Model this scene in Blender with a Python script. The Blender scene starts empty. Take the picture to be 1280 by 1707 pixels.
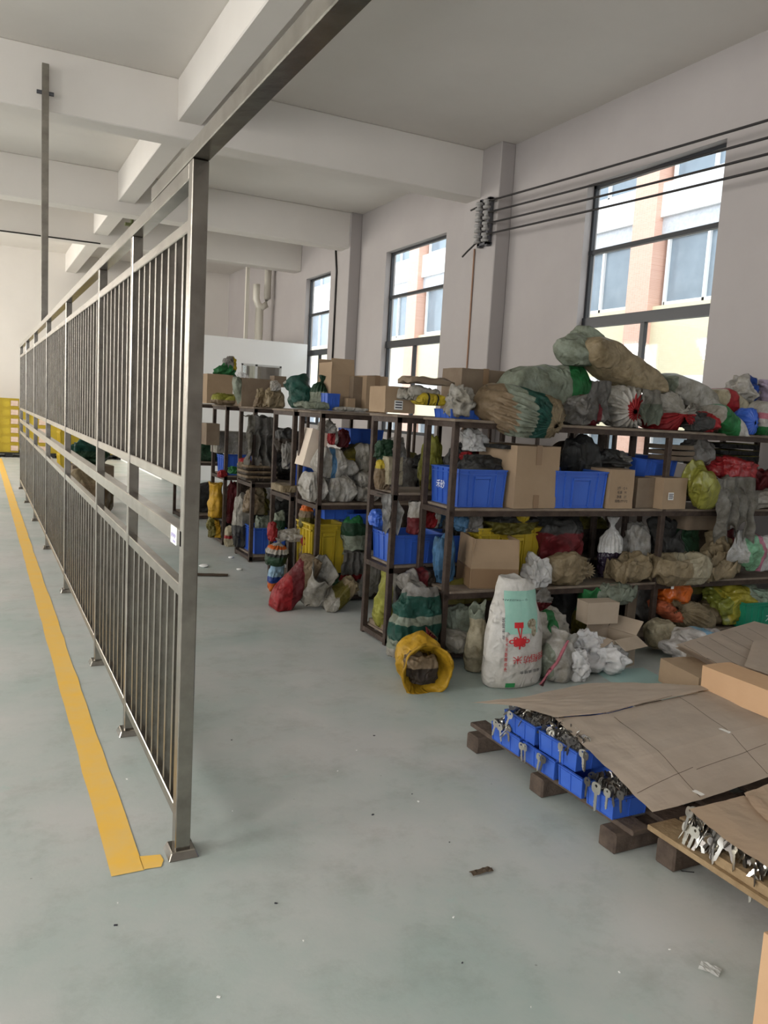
import bpy, bmesh, math, random
from mathutils import Vector, Matrix, Euler, noise
from mathutils.bvhtree import BVHTree
PI = math.pi
S = bpy.context.scene
C = S.collection
D = bpy.data

# ------------------------------------------------------------------ camera
YAW, PITCH, ROLL, FPX, EYE = math.radians(26.88), math.radians(7.02), math.radians(3.23), 1346.0, 1.65
fwd = Vector((math.sin(YAW)*math.cos(PITCH), math.cos(YAW)*math.cos(PITCH), -math.sin(PITCH)))
r0 = Vector((math.cos(YAW), -math.sin(YAW), 0)); u0 = r0.cross(fwd)
rgt = r0*math.cos(ROLL)+u0*math.sin(ROLL); upv = -r0*math.sin(ROLL)+u0*math.cos(ROLL)
CP = Vector((0, 0, EYE))
cam = D.cameras.new('camera'); cam.sensor_fit = 'VERTICAL'; cam.sensor_height = 24.0
cam.lens = FPX/1707*24.0; cam.clip_start = .05; cam.clip_end = 200
co = D.objects.new('camera', cam); C.objects.link(co)
m = Matrix((rgt, upv, -fwd)).transposed().to_4x4(); m.translation = CP; co.matrix_world = m
S.camera = co
def at(px, py, ax, v):
    """point where the sight line through a photo pixel meets the plane axis=v"""
    d = fwd+rgt*(px-640)/FPX-upv*(py-853.5)/FPX
    return CP+d*((v-CP[ax])/d[ax])

# ------------------------------------------------------------------ light
S.view_settings.view_transform = 'Standard'; S.view_settings.look = 'None'
S.view_settings.gamma = 1; S.view_settings.exposure = -0.05
S.cycles.max_bounces = 10; S.cycles.diffuse_bounces = 6; S.cycles.transparent_max_bounces = 16
S.cycles.sample_clamp_indirect = 6
w = D.worlds.new('overcast_sky'); S.world = w; w.use_nodes = True
bg = w.node_tree.nodes['Background']; bg.inputs[0].default_value = (.90, .95, 1, 1); bg.inputs[1].default_value = 4.6
def area(name, loc, rot, sx, sy, power, col, portal=False):
    l = D.lights.new(name, 'AREA'); l.shape = 'RECTANGLE'; l.size = sx; l.size_y = sy; l.energy = power; l.color = col
    o = D.objects.new(name, l); C.objects.link(o); o.location = loc; o.rotation_euler = rot
    if portal: l.cycles.is_portal = True
    return o
WX, LX, CZ, BY, FY = 6.5, -7.0, 5.33, -5.5, 23.5        # window wall, opposite wall, ceiling, wall behind, far wall
# daylight through the opposite wall's windows and the loading door behind the camera
for y in (-2.2, 2.6, 7.4, 12.2, 17.2, 21.3):
    area('daylight_left_window', (LX-.30, y, 3.1), (0, -math.radians(64 if y < 5 else 56), 0), 3.1, 2.2 if y < 21 else 1.6, (290 if y < 5 else 190 if y < 15 else 600), (1, .95, .87))
area('daylight_loading_door', (-2.6, BY-.4, 2.0), (PI/2, 0, 0), 4.2, 3.6, 30, (1, .975, .94))
WIN = [(-4.7, -2.7), (.6, 2.6), (5.93, 7.95), (11.22, 13.3), (15.85, 17.25)]
WZ0, WZ1 = 1.3, 4.47
for a, b in WIN:
    area('sky_portal', (WX+.3, (a+b)/2, (WZ0+WZ1)/2), (0, PI/2, 0), WZ1-WZ0, b-a, 1, (1, 1, 1), True)

# ------------------------------------------------------------------ materials
def mat(name, col, rough=.6, metal=0., noise_scale=None, col2=None, namt=.5, bump=0., bscale=30., spec=.25, coord='Object', detail=6.):
    k = D.materials.get(name)
    if k: return k
    k = D.materials.new(name); k.use_nodes = True; nt = k.node_tree; p = nt.nodes['Principled BSDF']
    p.inputs['Base Color'].default_value = (*col, 1); p.inputs['Roughness'].default_value = rough
    p.inputs['Metallic'].default_value = metal; p.inputs['Specular IOR Level'].default_value = spec
    tc = nt.nodes.new('ShaderNodeTexCoord')
    if noise_scale:
        n = nt.nodes.new('ShaderNodeTexNoise'); n.inputs['Scale'].default_value = noise_scale; n.inputs['Detail'].default_value = detail
        n.inputs['Roughness'].default_value = .62
        r = nt.nodes.new('ShaderNodeValToRGB'); r.color_ramp.elements[0].position = .5-namt/2; r.color_ramp.elements[1].position = .5+namt/2
        r.color_ramp.elements[0].color = (*col, 1); r.color_ramp.elements[1].color = (*(col2 or col), 1)
        nt.links.new(tc.outputs[coord], n.inputs['Vector']); nt.links.new(n.outputs['Fac'], r.inputs[0]); nt.links.new(r.outputs[0], p.inputs['Base Color'])
    if bump:
        b = nt.nodes.new('ShaderNodeTexNoise'); b.inputs['Scale'].default_value = bscale; b.inputs['Detail'].default_value = 5
        q = nt.nodes.new('ShaderNodeBump'); q.inputs['Strength'].default_value = bump; q.inputs['Distance'].default_value = .02
        nt.links.new(tc.outputs['Object'], b.inputs['Vector']); nt.links.new(b.outputs['Fac'], q.inputs['Height']); nt.links.new(q.outputs[0], p.inputs['Normal'])
    return k

def bagmat(cols, rough=.5, axis=2, alpha=1., dirt=.45, warp=.05):
    """woven or film plastic: colour bands along the bag, dust, fine creases. cols: [(pos,(r,g,b)),...]"""
    name = 'bag_%s_%s_%s_%s' % (axis, alpha, rough, '_'.join('%.2f%.2f%.2f%.2f' % (p_, *c) for p_, c in cols))
    name = 'bag_plastic_%d' % (abs(hash(name)) % 10**8)
    k = D.materials.get(name)
    if k: return k
    k = D.materials.new(name); k.use_nodes = True; nt = k.node_tree; p = nt.nodes['Principled BSDF']; L = nt.links.new; N = nt.nodes.new
    tc = N('ShaderNodeTexCoord')
    n0 = N('ShaderNodeTexNoise'); n0.inputs['Scale'].default_value = 3; L(tc.outputs['Generated'], n0.inputs['Vector'])
    sep = N('ShaderNodeSeparateXYZ'); L(tc.outputs['Generated'], sep.inputs[0])
    ma = N('ShaderNodeMath'); ma.operation = 'MULTIPLY_ADD'; L(n0.outputs['Fac'], ma.inputs[0]); ma.inputs[1].default_value = warp*2; L(sep.outputs[axis], ma.inputs[2])
    mb = N('ShaderNodeMath'); mb.operation = 'SUBTRACT'; L(ma.outputs[0], mb.inputs[0]); mb.inputs[1].default_value = warp
    rp = N('ShaderNodeValToRGB'); rp.color_ramp.interpolation = 'CONSTANT'
    e = rp.color_ramp.elements; e[0].position = 0; e[0].color = (*cols[0][1], 1); e.remove(e[1])
    for ps, c in cols[1:]:
        x = e.new(ps); x.color = (*c, 1)
    L(mb.outputs[0], rp.inputs[0])
    n1 = N('ShaderNodeTexNoise'); n1.inputs['Scale'].default_value = 9; n1.inputs['Detail'].default_value = 8; n1.inputs['Roughness'].default_value = .7
    L(tc.outputs['Object'], n1.inputs['Vector'])
    r1 = N('ShaderNodeValToRGB'); r1.color_ramp.elements[0].position = .32; r1.color_ramp.elements[1].position = .68
    r1.color_ramp.elements[0].color = (max(0, .85-dirt), max(0, .84-dirt*1.05), max(0, .82-dirt*1.15), 1); r1.color_ramp.elements[1].color = (1, 1, 1, 1); L(n1.outputs['Fac'], r1.inputs[0])
    mx = N('ShaderNodeMix'); mx.data_type = 'RGBA'; mx.blend_type = 'MULTIPLY'; mx.inputs[0].default_value = 1
    L(rp.outputs[0], mx.inputs[6]); L(r1.outputs[0], mx.inputs[7]); L(mx.outputs[2], p.inputs['Base Color'])
    v = N('ShaderNodeTexNoise'); v.noise_type = 'RIDGED_MULTIFRACTAL'; v.inputs['Scale'].default_value = 9; v.inputs['Detail'].default_value = 4
    n2 = N('ShaderNodeTexNoise'); n2.inputs['Scale'].default_value = 6; n2.inputs['Detail'].default_value = 3
    vm = N('ShaderNodeVectorMath'); vm.operation = 'MULTIPLY_ADD'; L(n2.outputs['Color'], vm.inputs[0]); vm.inputs[1].default_value = (.35, .35, .2); L(tc.outputs['Object'], vm.inputs[2])
    L(tc.outputs['Object'], n2.inputs['Vector']); mp = N('ShaderNodeMapping'); mp.inputs['Rotation'].default_value = (.4, .7, .9); mp.inputs['Scale'].default_value = (1.6, .6, 1.2); L(vm.outputs[0], mp.inputs['Vector']); L(mp.outputs[0], v.inputs['Vector'])
    b = N('ShaderNodeBump'); b.inputs['Strength'].default_value = .9; b.inputs['Distance'].default_value = .03; L(v.outputs[0], b.inputs['Height'])
    L(b.outputs[0], p.inputs['Normal'])
    p.inputs['Specular IOR Level'].default_value = .45 if rough < .4 else .2; p.inputs['Roughness'].default_value = rough; p.inputs['Alpha'].default_value = alpha
    return k

PAL = dict(white=(.52, .50, .47), pale=(.42, .40, .36), grey=(.27, .26, .25), dgrey=(.06, .06, .06), greygreen=(.27, .31, .25), cream=(.48, .43, .31),
           brown=(.26, .19, .12), khaki=(.34, .27, .17), dbrown=(.05, .036, .027), green=(.03, .19, .06), teal=(.02, .09, .07), red=(.38, .025, .03), dred=(.16, .02, .025),
           yellow=(.55, .42, .03), ygreen=(.34, .34, .06), olive=(.16, .14, .03), black=(.02, .02, .02), blue=(.015, .06, .32), lblue=(.08, .20, .38), orange=(.75, .16, .02),
           coral=(.65, .17, .08), pink=(.60, .20, .26), lilac=(.50, .42, .58), tealpan=(.24, .46, .38), gold=(.65, .38, .03), dgreen=(.02, .06, .03), sky=(.35, .55, .75))
PAL = {k_: tuple(x*.8 for x in v_) for k_, v_ in PAL.items()}
def bm_(spec, rough=.5, axis=2, alpha=1., dirt=.45, warp=.05):
    """'white' or 'white,.8:green' (axis by prefix x:/z:)"""
    if spec.startswith('x/'): axis = 0; spec = spec[2:]
    if spec.startswith('y/'): axis = 1; spec = spec[2:]
    cols = []
    for s in spec.split(','):
        if ':' in s: a, b = s.split(':'); cols.append((float(a), PAL[b]))
        else: cols.append((0., PAL[s]))
    return bagmat(cols, rough, axis, alpha, dirt, warp)

M = {}
M['floor'] = None
M['wall'] = mat('white_wall_paint', (.35, .322, .312), .85, noise_scale=1.2, col2=(.385, .356, .345), bump=.05, bscale=6)
M['ceil'] = mat('white_ceiling_and_lit_far_wall', (.62, .585, .545), .9, noise_scale=.8, col2=(.67, .635, .595), bump=.05, bscale=5)
M['partition'] = mat('partition_white_panel', (.88, .88, .87), .6)
M['steel'] = mat('dull_stainless_steel', (.22, .20, .178), .24, 1., noise_scale=7, col2=(.42, .395, .35), namt=.5, bump=.025, bscale=30)
M['rust'] = mat('rusty_brown_paint', (.032, .022, .018), .55, .2, noise_scale=14, col2=(.075, .052, .040), namt=.4, bump=.25, bscale=60)
M['board'] = mat('dusty_shelf_board', (.13, .095, .07), .85, noise_scale=9, col2=(.25, .205, .16), namt=.5, bump=.2, bscale=40)
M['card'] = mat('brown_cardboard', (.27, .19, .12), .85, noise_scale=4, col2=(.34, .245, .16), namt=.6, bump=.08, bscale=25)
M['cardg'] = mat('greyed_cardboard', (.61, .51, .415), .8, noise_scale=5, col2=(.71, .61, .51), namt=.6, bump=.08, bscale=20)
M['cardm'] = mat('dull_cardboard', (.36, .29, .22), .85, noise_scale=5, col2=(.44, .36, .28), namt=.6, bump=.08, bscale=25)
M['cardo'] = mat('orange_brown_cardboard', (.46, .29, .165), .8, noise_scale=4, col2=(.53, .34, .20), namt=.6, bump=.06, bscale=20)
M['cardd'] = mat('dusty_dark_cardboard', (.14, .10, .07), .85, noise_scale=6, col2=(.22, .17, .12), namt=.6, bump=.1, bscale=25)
M['cardedge'] = mat('corrugated_edge', (.14, .10, .07), .9)
M['tape'] = mat('clear_brown_tape', (.22, .14, .08), .3)
M['blue'] = mat('blue_crate_plastic', (.028, .085, .40), .38, noise_scale=6, col2=(.042, .125, .50), namt=.7)
M['yplast'] = mat('yellow_crate_plastic', (.40, .29, .02), .4, noise_scale=5, col2=(.50, .37, .03), namt=.6)
M['gplast'] = mat('green_crate_plastic', (.01, .19, .11), .4, noise_scale=5, col2=(.02, .26, .16), namt=.6)
M['wood'] = mat('grimy_pallet_wood', (.042, .030, .024), .85, noise_scale=12, col2=(.115, .085, .065), namt=.5, bump=.35, bscale=45)
M['wood2'] = mat('tan_pallet_wood', (.22, .15, .08), .75, noise_scale=12, col2=(.36, .26, .15), namt=.5, bump=.3, bscale=45)
M['key'] = mat('nickel_key', (.62, .60, .54), .28, 1.)
M['keydark'] = mat('dark_key_heap', (.06, .06, .06), .35, .8, noise_scale=60, col2=(.30, .29, .27), namt=.35, bump=.9, bscale=120)
M['frame'] = mat('black_window_frame', (.018, .020, .024), .4)
M['yline'] = mat('yellow_floor_paint', (.82, .47, .05), .55, noise_scale=7, col2=(.74, .50, .17), namt=.5)
M['paper'] = mat('white_paper', (.75, .75, .73), .7)
M['ink'] = mat('dark_ink', (.03, .03, .04), .7)
M['violet'] = mat('faded_violet_ink', (.32, .28, .55), .7)
M['redink'] = mat('red_print', (.50, .025, .03), .6)
M['greenink'] = mat('green_print', (.03, .22, .07), .6)
M['tealpan'] = mat('pale_teal_print', (.22, .43, .35), .6, noise_scale=14, col2=(.32, .52, .44), namt=.6)
M['whiteink'] = mat('white_marker', (.75, .78, .82), .6)
M['pipe'] = mat('cream_drain_pipe', (.66, .63, .55), .4)
M['cable'] = mat('black_cable', (.02, .018, .018), .5)
M['ceramic'] = mat('grey_porcelain', (.30, .29, .28), .35)
M['galv'] = mat('dark_galvanised_iron', (.10, .10, .11), .5, .6)
M['teal_paint'] = mat('pale_teal_floor_paint', (.36, .52, .50), .5)
M['tan'] = mat('tan_lining', (.33, .22, .14), .8)

def floor_material():
    k = D.materials.new('grey_green_floor_coating'); k.use_nodes = True; nt = k.node_tree; p = nt.nodes['Principled BSDF']; L = nt.links.new; N = nt.nodes.new
    tc = N('ShaderNodeTexCoord')
    def nz(sc, det, rg=.6):
        n = N('ShaderNodeTexNoise'); n.inputs['Scale'].default_value = sc; n.inputs['Detail'].default_value = det; n.inputs['Roughness'].default_value = rg
        L(tc.outputs['Object'], n.inputs['Vector']); return n
    def ramp(src, a, b, ca, cb):
        r = N('ShaderNodeValToRGB'); e = r.color_ramp.elements; e[0].position = a; e[1].position = b; e[0].color = ca; e[1].color = cb; L(src, r.inputs[0]); return r
    a = ramp(nz(.9, 8).outputs['Fac'], .35, .62, (.345, .41, .385, 1), (.48, .48, .465, 1))
    s = ramp(nz(3.5, 12, .75).outputs['Fac'], .30, .50, (.80, .79, .77, 1), (1, 1, 1, 1))
    g = ramp(nz(2.2, 10, .8).outputs['Fac'], .60, .70, (0, 0, 0, 1), (1, 1, 1, 1))
    m1 = N('ShaderNodeMix'); m1.data_type = 'RGBA'; m1.blend_type = 'MULTIPLY'; m1.inputs[0].default_value = 1; L(a.outputs[0], m1.inputs[6]); L(s.outputs[0], m1.inputs[7])
    m2 = N('ShaderNodeMix'); m2.data_type = 'RGBA'; L(g.outputs[0], m2.inputs[0]); L(m1.outputs[2], m2.inputs[6]); m2.inputs[7].default_value = (.36, .45, .42, 1)
    v = N('ShaderNodeTexVoronoi'); v.inputs['Scale'].default_value = 5.5; L(tc.outputs['Object'], v.inputs['Vector'])
    vr = ramp(v.outputs['Distance'], .012, .03, (.35, .33, .3, 1), (1, 1, 1, 1))
    m3 = N('ShaderNodeMix'); m3.data_type = 'RGBA'; m3.blend_type = 'MULTIPLY'; m3.inputs[0].default_value = .7; L(m2.outputs[2], m3.inputs[6]); L(vr.outputs[0], m3.inputs[7])
    L(m3.outputs[2], p.inputs['Base Color'])
    rr = ramp(nz(1.6, 6).outputs['Fac'], .3, .7, (.34, .34, .34, 1), (.52, .52, .52, 1)); L(rr.outputs[0], p.inputs['Roughness'])
    b = N('ShaderNodeBump'); b.inputs['Strength'].default_value = .12; b.inputs['Distance'].default_value = .02; L(nz(7, 8).outputs['Fac'], b.inputs['Height']); L(b.outputs[0], p.inputs['Normal'])
    return k
M['floor'] = floor_material()
for k_ in ('blue', 'yplast', 'gplast', 'frame', 'tape', 'pipe'): M[k_].node_tree.nodes['Principled BSDF'].inputs['Specular IOR Level'].default_value = .45
def glassmat():
    k = D.materials.new('dusty_window_glass'); k.use_nodes = True; nt = k.node_tree; nt.nodes.clear(); N = nt.nodes.new; L = nt.links.new
    o = N('ShaderNodeOutputMaterial'); mx = N('ShaderNodeMixShader'); t = N('ShaderNodeBsdfTransparent'); g = N('ShaderNodeBsdfGlossy'); g.inputs['Roughness'].default_value = .03
    t.inputs[0].default_value = (.95, .97, .97, 1); mx.inputs[0].default_value = .06; L(t.outputs[0], mx.inputs[1]); L(g.outputs[0], mx.inputs[2]); L(mx.outputs[0], o.inputs[0]); return k
M['glass'] = glassmat()
M['darkpane'] = mat('curtained_pane', (.16, .20, .24), .12, noise_scale=2, col2=(.26, .31, .36), namt=.6)
M['film'] = bagmat([(0, (.72, .72, .72))], .22, 2, .6, .15)
M['filmg'] = bagmat([(0, (.45, .60, .48))], .22, 2, .6, .3)

def brickmat(name, c1, c2, mortar, sc):
    k = D.materials.new(name); k.use_nodes = True; nt = k.node_tree; p = nt.nodes['Principled BSDF']
    b = nt.nodes.new('ShaderNodeTexBrick'); b.inputs['Color1'].default_value = (*c1, 1); b.inputs['Color2'].default_value = (*c2, 1); b.inputs['Mortar'].default_value = (*mortar, 1)
    b.inputs['Scale'].default_value = sc; b.offset = 0; b.inputs['Brick Width'].default_value = .6; b.inputs['Row Height'].default_value = .3; b.inputs['Mortar Size'].default_value = .02
    tc = nt.nodes.new('ShaderNodeTexCoord'); mp = nt.nodes.new('ShaderNodeMapping'); mp.inputs['Rotation'].default_value = (0, PI/2, PI/2)
    cx = nt.nodes.new('ShaderNodeCombineXYZ'); sp = nt.nodes.new('ShaderNodeSeparateXYZ'); nt.links.new(tc.outputs['Object'], sp.inputs[0])
    nt.links.new(sp.outputs[1], cx.inputs[0]); nt.links.new(sp.outputs[2], cx.inputs[1]); nt.links.new(cx.outputs[0], b.inputs['Vector'])
    nt.links.new(b.outputs['Color'], p.inputs['Base Color']); p.inputs['Roughness'].default_value = .7; return k
M['brick'] = brickmat('salmon_tile', (.62, .36, .27), (.67, .40, .31), (.70, .50, .41), 9)
M['ytile'] = brickmat('pale_yellow_tile', (.66, .59, .40), (.69, .62, .43), (.60, .54, .37), 8)
M['stucco'] = mat('white_spandrel', (.78, .78, .78), .8)
M['ribs'] = mat('grey_ribbed_strip', (.42, .43, .46), .6, noise_scale=20, col2=(.60, .61, .64), namt=.5)

# ------------------------------------------------------------------ mesh helpers
def B(): return bmesh.new()
def box(bm, x0, x1, y0, y1, z0, z1, M4=None):
    v = [bm.verts.new(Vector(p)) for p in ((x0, y0, z0), (x1, y0, z0), (x1, y1, z0), (x0, y1, z0), (x0, y0, z1), (x1, y0, z1), (x1, y1, z1), (x0, y1, z1))]
    if M4:
        for q in v: q.co = M4 @ q.co
    for f in ((3, 2, 1, 0), (4, 5, 6, 7), (0, 1, 5, 4), (1, 2, 6, 5), (2, 3, 7, 6), (3, 0, 4, 7)): bm.faces.new([v[i] for i in f])
    return v
def tube(bm, pts, r, seg=8):
    pts = [Vector(p) for p in pts]; rings = []
    for i, p in enumerate(pts):
        t = (pts[min(i+1, len(pts)-1)]-pts[max(i-1, 0)]).normalized()
        a = t.cross(Vector((0, 0, 1)) if abs(t.z) < .9 else Vector((1, 0, 0))).normalized(); b = t.cross(a)
        rr = r[i] if isinstance(r, (list, tuple)) else r
        rings.append([bm.verts.new(p+a*rr*math.cos(2*PI*k/seg)+b*rr*math.sin(2*PI*k/seg)) for k in range(seg)])
    for i in range(len(rings)-1):
        for k in range(seg): bm.faces.new((rings[i][k], rings[i][(k+1) % seg], rings[i+1][(k+1) % seg], rings[i+1][k]))
    bm.faces.new(rings[0][::-1]); bm.faces.new(rings[-1])
def to_mesh(name, bm, m, smooth=False, bevel=0):
    bmesh.ops.recalc_face_normals(bm, faces=bm.faces)
    if bevel:
        bmesh.ops.bevel(bm, geom=[e for e in bm.edges if len(e.link_faces) == 2 and e.calc_face_angle(0) > .6], offset=bevel, segments=1, affect='EDGES', clamp_overlap=True)
    me = D.meshes.new(name); bm.to_mesh(me); bm.free()
    for k in (m if isinstance(m, (list, tuple)) else [m]): me.materials.append(k)
    if smooth: me.shade_smooth()
    return me
def obj(name, bm, m, parent=None, smooth=False, bevel=0, loc=None):
    o = D.objects.new(name, to_mesh(name, bm, m, smooth, bevel)); C.objects.link(o)
    if parent: o.parent = parent
    if loc: o.location = loc
    return o
def thing(name, label, cat, loc=(0, 0, 0), rz=0, group=None):
    o = D.objects.new(name, None); C.objects.link(o); o.empty_display_size = .1; o.location = loc; o.rotation_euler = (0, 0, rz)
    return tag(o, label, cat, group)
def tag(o, label, cat, group=None, kind=None):
    o['label'] = label; o['category'] = cat
    if group: o['group'] = group
    if kind: o['kind'] = kind
    return o
def struct(name, bm, m, parent=None, bevel=0):
    o = obj(name, bm, m, parent, bevel=bevel)
    if not parent: o['kind'] = 'structure'
    return o

# ------------------------------------------------------------------ room
b = B(); box(b, LX-.2, WX+.2, BY-.2, FY+.2, -.2, 0); struct('floor', b, M['floor'])
b = B(); box(b, LX-.2, WX+.2, BY-.2, FY+.2, CZ, CZ+.2)
struct('ceiling', b, M['ceil'])
def beam(name, *a):
    b = B(); box(b, *a); o = struct(name, b, M['ceil'], bevel=.012); return o
for k, (y0, y1) in enumerate([(.10, .45), (9.95, 10.32), (14.45, 14.82), (17.6, 17.98)]):
    beam('trim_%d' % (k+1), LX, WX, y0, y1, 4.68, CZ)
ys = [BY, .1, .45, 9.95, 10.32, 14.45, 14.82, 17.6, 17.98, FY]
for k in range(0, len(ys), 2):
    beam('trim_%d' % (k//2+5), 2.08, 2.36, ys[k], ys[k+1], 4.86, CZ)
# mottled patches of old formwork left on the ceiling plaster stay in the material
def wall_with_holes(name, axis, x0, x1, ya, yb, holes, z0=0, z1=CZ, mt=None):
    b = B()
    def bx(p, q, s, t):
        if axis == 'x': box(b, x0, x1, p, q, s, t)
        else: box(b, p, q, x0, x1, s, t)
    c = ya
    for (h0, h1, g0, g1) in sorted(holes):
        bx(c, h0, z0, z1); bx(h0, h1, z0, g0); bx(h0, h1, g1, z1); c = h1
    bx(c, yb, z0, z1)
    return struct(name, b, mt or M['wall'])
wall_with_holes('wall_right', 'x', WX, WX+.2, BY, FY, [(a, b_, WZ0, WZ1) for a, b_ in WIN])
wall_with_holes('wall_left', 'x', LX-.2, LX, BY, FY, [(y-1.1 if y < 21 else y-.8, y+1.1 if y < 21 else y+.8, 1.35, 4.45) for y in (-2.2, 2.6, 7.4, 12.2, 17.2, 21.3)])
wall_with_holes('wall_back', 'y', BY-.2, BY, LX, WX, [(-4.7, -.5, .0, 3.8)])
b = B(); box(b, LX, WX, FY, FY+.2, 0, CZ); struct('wall_far', b, M['ceil'])  # same paint as the other walls; lighter colour stands in for stronger light
for k, (x0, x1, y0, y1) in enumerate([(6.27, WX, 9.5, 10.35), (6.27, WX, 14.4, 14.9), (6.27, WX, .05, .5)]):
    b = B(); box(b, x0, x1, y0, y1, 0, CZ-.0); o = struct('column_%d' % (k+1), b, M['wall'], bevel=.01)
# windows: black frame, transom at 2.87, bar at 3.69, lower mullion, glass
for k, (a, c) in enumerate(WIN):
    root = D.objects.new('window_%d' % (k+1), None); C.objects.link(root); root['kind'] = 'structure'
    X0, X1 = WX+.10, WX+.15
    b = B(); t = .04
    box(b, X0, X1, a, c, WZ0, WZ0+.05); box(b, X0, X1, a, c, WZ1-t, WZ1); box(b, X0, X1, a, a+t, WZ0, WZ1); box(b, X0, X1, c-t, c, WZ0, WZ1)
    obj('window_frame', b, M['frame'], root)
    b = B(); box(b, X0-.02, X1, a, c, 2.80, 2.92); obj('transom', b, M['frame'], root)
    b = B(); box(b, X0-.005, X1, a, c, 3.665, 3.715); obj('crossbar', b, M['frame'], root)
    b = B(); box(b, X0-.005, X1, (a+c)/2-.03, (a+c)/2+.03, WZ0, 2.80); obj('mullion', b, M['frame'], root)
    for z0, z1 in ((WZ0+.05, 2.80), (2.92, 3.665), (3.715, WZ1-t)):
        b = B(); box(b, X0+.02, X0+.026, a+t, c-t, z0, z1); obj('pane', b, M['glass'], root)
# white partition room in the far corner, with its own window
wall_with_holes('wall_partition', 'y', 17.0, 17.08, 3.4, WX, [(5.02, 5.92, 1.55, 2.52)], 0, 3.04, M['partition'])
b = B(); box(b, 3.4, 3.48, 17.08, FY, 0, 3.04); struct('wall_partition_side', b, M['partition'])
root = D.objects.new('window_6', None); C.objects.link(root); root['kind'] = 'structure'
b = B()
for q in ((5.02, 5.92, 17.0, 17.06, 1.55, 1.59), (5.02, 5.92, 17.0, 17.06, 2.48, 2.52), (5.02, 5.06, 17.0, 17.06, 1.55, 2.52), (5.88, 5.92, 17.0, 17.06, 1.55, 2.52), (5.33, 5.38, 17.0, 17.06, 1.55, 2.52)): box(b, *q)
obj('window_frame', b, mat('pale_aluminium', (.55, .55, .53), .4, .3), root)
b = B(); box(b, 5.06, 5.88, 17.02, 17.025, 1.59, 2.48); obj('pane', b, M['glass'], root)

# drain pipes in the far corner
t = thing('drain_pipe', 'cream drain pipe with a U-shaped trap bend in the far corner above the white partition', 'pipe', (6.2, 19.4, 0))
b = B(); tube(b, [(.12, 0, CZ), (.12, 0, 4.25), (.08, 0, 4.08), (0, 0, 4.02), (-.10, 0, 4.06), (-.16, 0, 4.2), (-.16, 0, 4.55)], .085, 12); obj('trap_bend', b, M['pipe'], t, True)
b = B(); tube(b, [(-.05, .05, 0), (-.05, .05, 4.05)], .1, 12); obj('downpipe', b, M['pipe'], t, True)
b = B(); box(b, -.42, -.34, 0, .08, 0, CZ); obj('conduit', b, M['pipe'], t)
b = B(); tube(b, [(6.46, 15.45, 1.2), (6.44, 15.4, 4.4), (6.36, 15.35, 5.0)], .022, 6)
tag(obj('wall_cable', b, M['cable'], smooth=True), 'thin dark cable running up the wall beside the farthest window', 'cable')
b = B(); tube(b, [(6.26, 9.98, .6), (6.255, 9.99, 4.0)], .012, 6)
tag(obj('grounding_wire', b, mat('rusty_wire', (.30, .18, .12), .7)), 'thin rusty wire running down the column below the insulators', 'wire')
b = B(); tube(b, [(LX, 17.5, 4.66), (-1, 17.5, 4.64), (.7, 17.5, 4.66), (2.2, 17.5, 4.67)], .015, 6)
tag(obj('ceiling_cable', b, M['cable']), 'thin dark cable running along the bottom of the farthest ceiling beam', 'cable')

# insulator rack on the column with four cables strung along the windows
t = thing('insulator_rack', 'iron bracket with stacked porcelain insulators fixed to the wall column', 'insulator', (6.2, 9.72, 4.0))
b = B(); box(b, -.01, .05, .05, .11, -.02, .62); box(b, -.01, .05, -.14, -.08, -.02, .62)
for z in (.0, .58): box(b, -.01, .07, -.14, .11, z, z+.03)
obj('bracket', b, M['galv'], t)
for k in range(8):
    b = B(); zz = .03+(k//2)*.145; yy = -.11 if k % 2 else .08
    tube(b, [(-.03, yy, zz), (-.03, yy, zz+.03), (-.03, yy, zz+.035), (-.03, yy, zz+.075), (-.03, yy, zz+.08), (-.03, yy, zz+.11)], [.05, .055, .032, .032, .055, .05], 12)
    obj('insulator', b, M['ceramic'], t, True)
b = B(); tube(b, [(-.03, .08, .05), (-.08, .22, -.05), (-.10, .33, -.12)], .012, 6); obj('cable_tail', b, M['cable'], t); b = B(); tube(b, [(-.03, .08, .53), (-.06, .25, .50)], .012, 6); obj('cable_tail', b, M['cable'], t)
for k, (py0, lb) in enumerate([(197, 'topmost of the four black cables strung past the windows'), (226, 'second from top of the four black cables strung past the windows'),
                              (253, 'third from top of the four black cables strung past the windows'), (277, 'lowest of the four black cables strung past the windows')]):
    z0 = (4.56, 4.41, 4.265, 4.125)[k]; e = at(1280, py0, 0, 6.2)
    b = B(); pts = []
    for i in range(15):
        s = i/14; p = Vector((6.17, 9.64, z0)).lerp(Vector((6.17, 1.2, z0+(e.z-z0)*(9.64-1.2)/(9.64-e.y))), s); p.z -= .05*4*s*(1-s)*.6; pts.append(p)
    tube(b, pts, .0125, 6); tag(obj('power_cable', b, M['cable'], smooth=True), lb, 'cable', 'cables strung past the windows')

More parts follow.
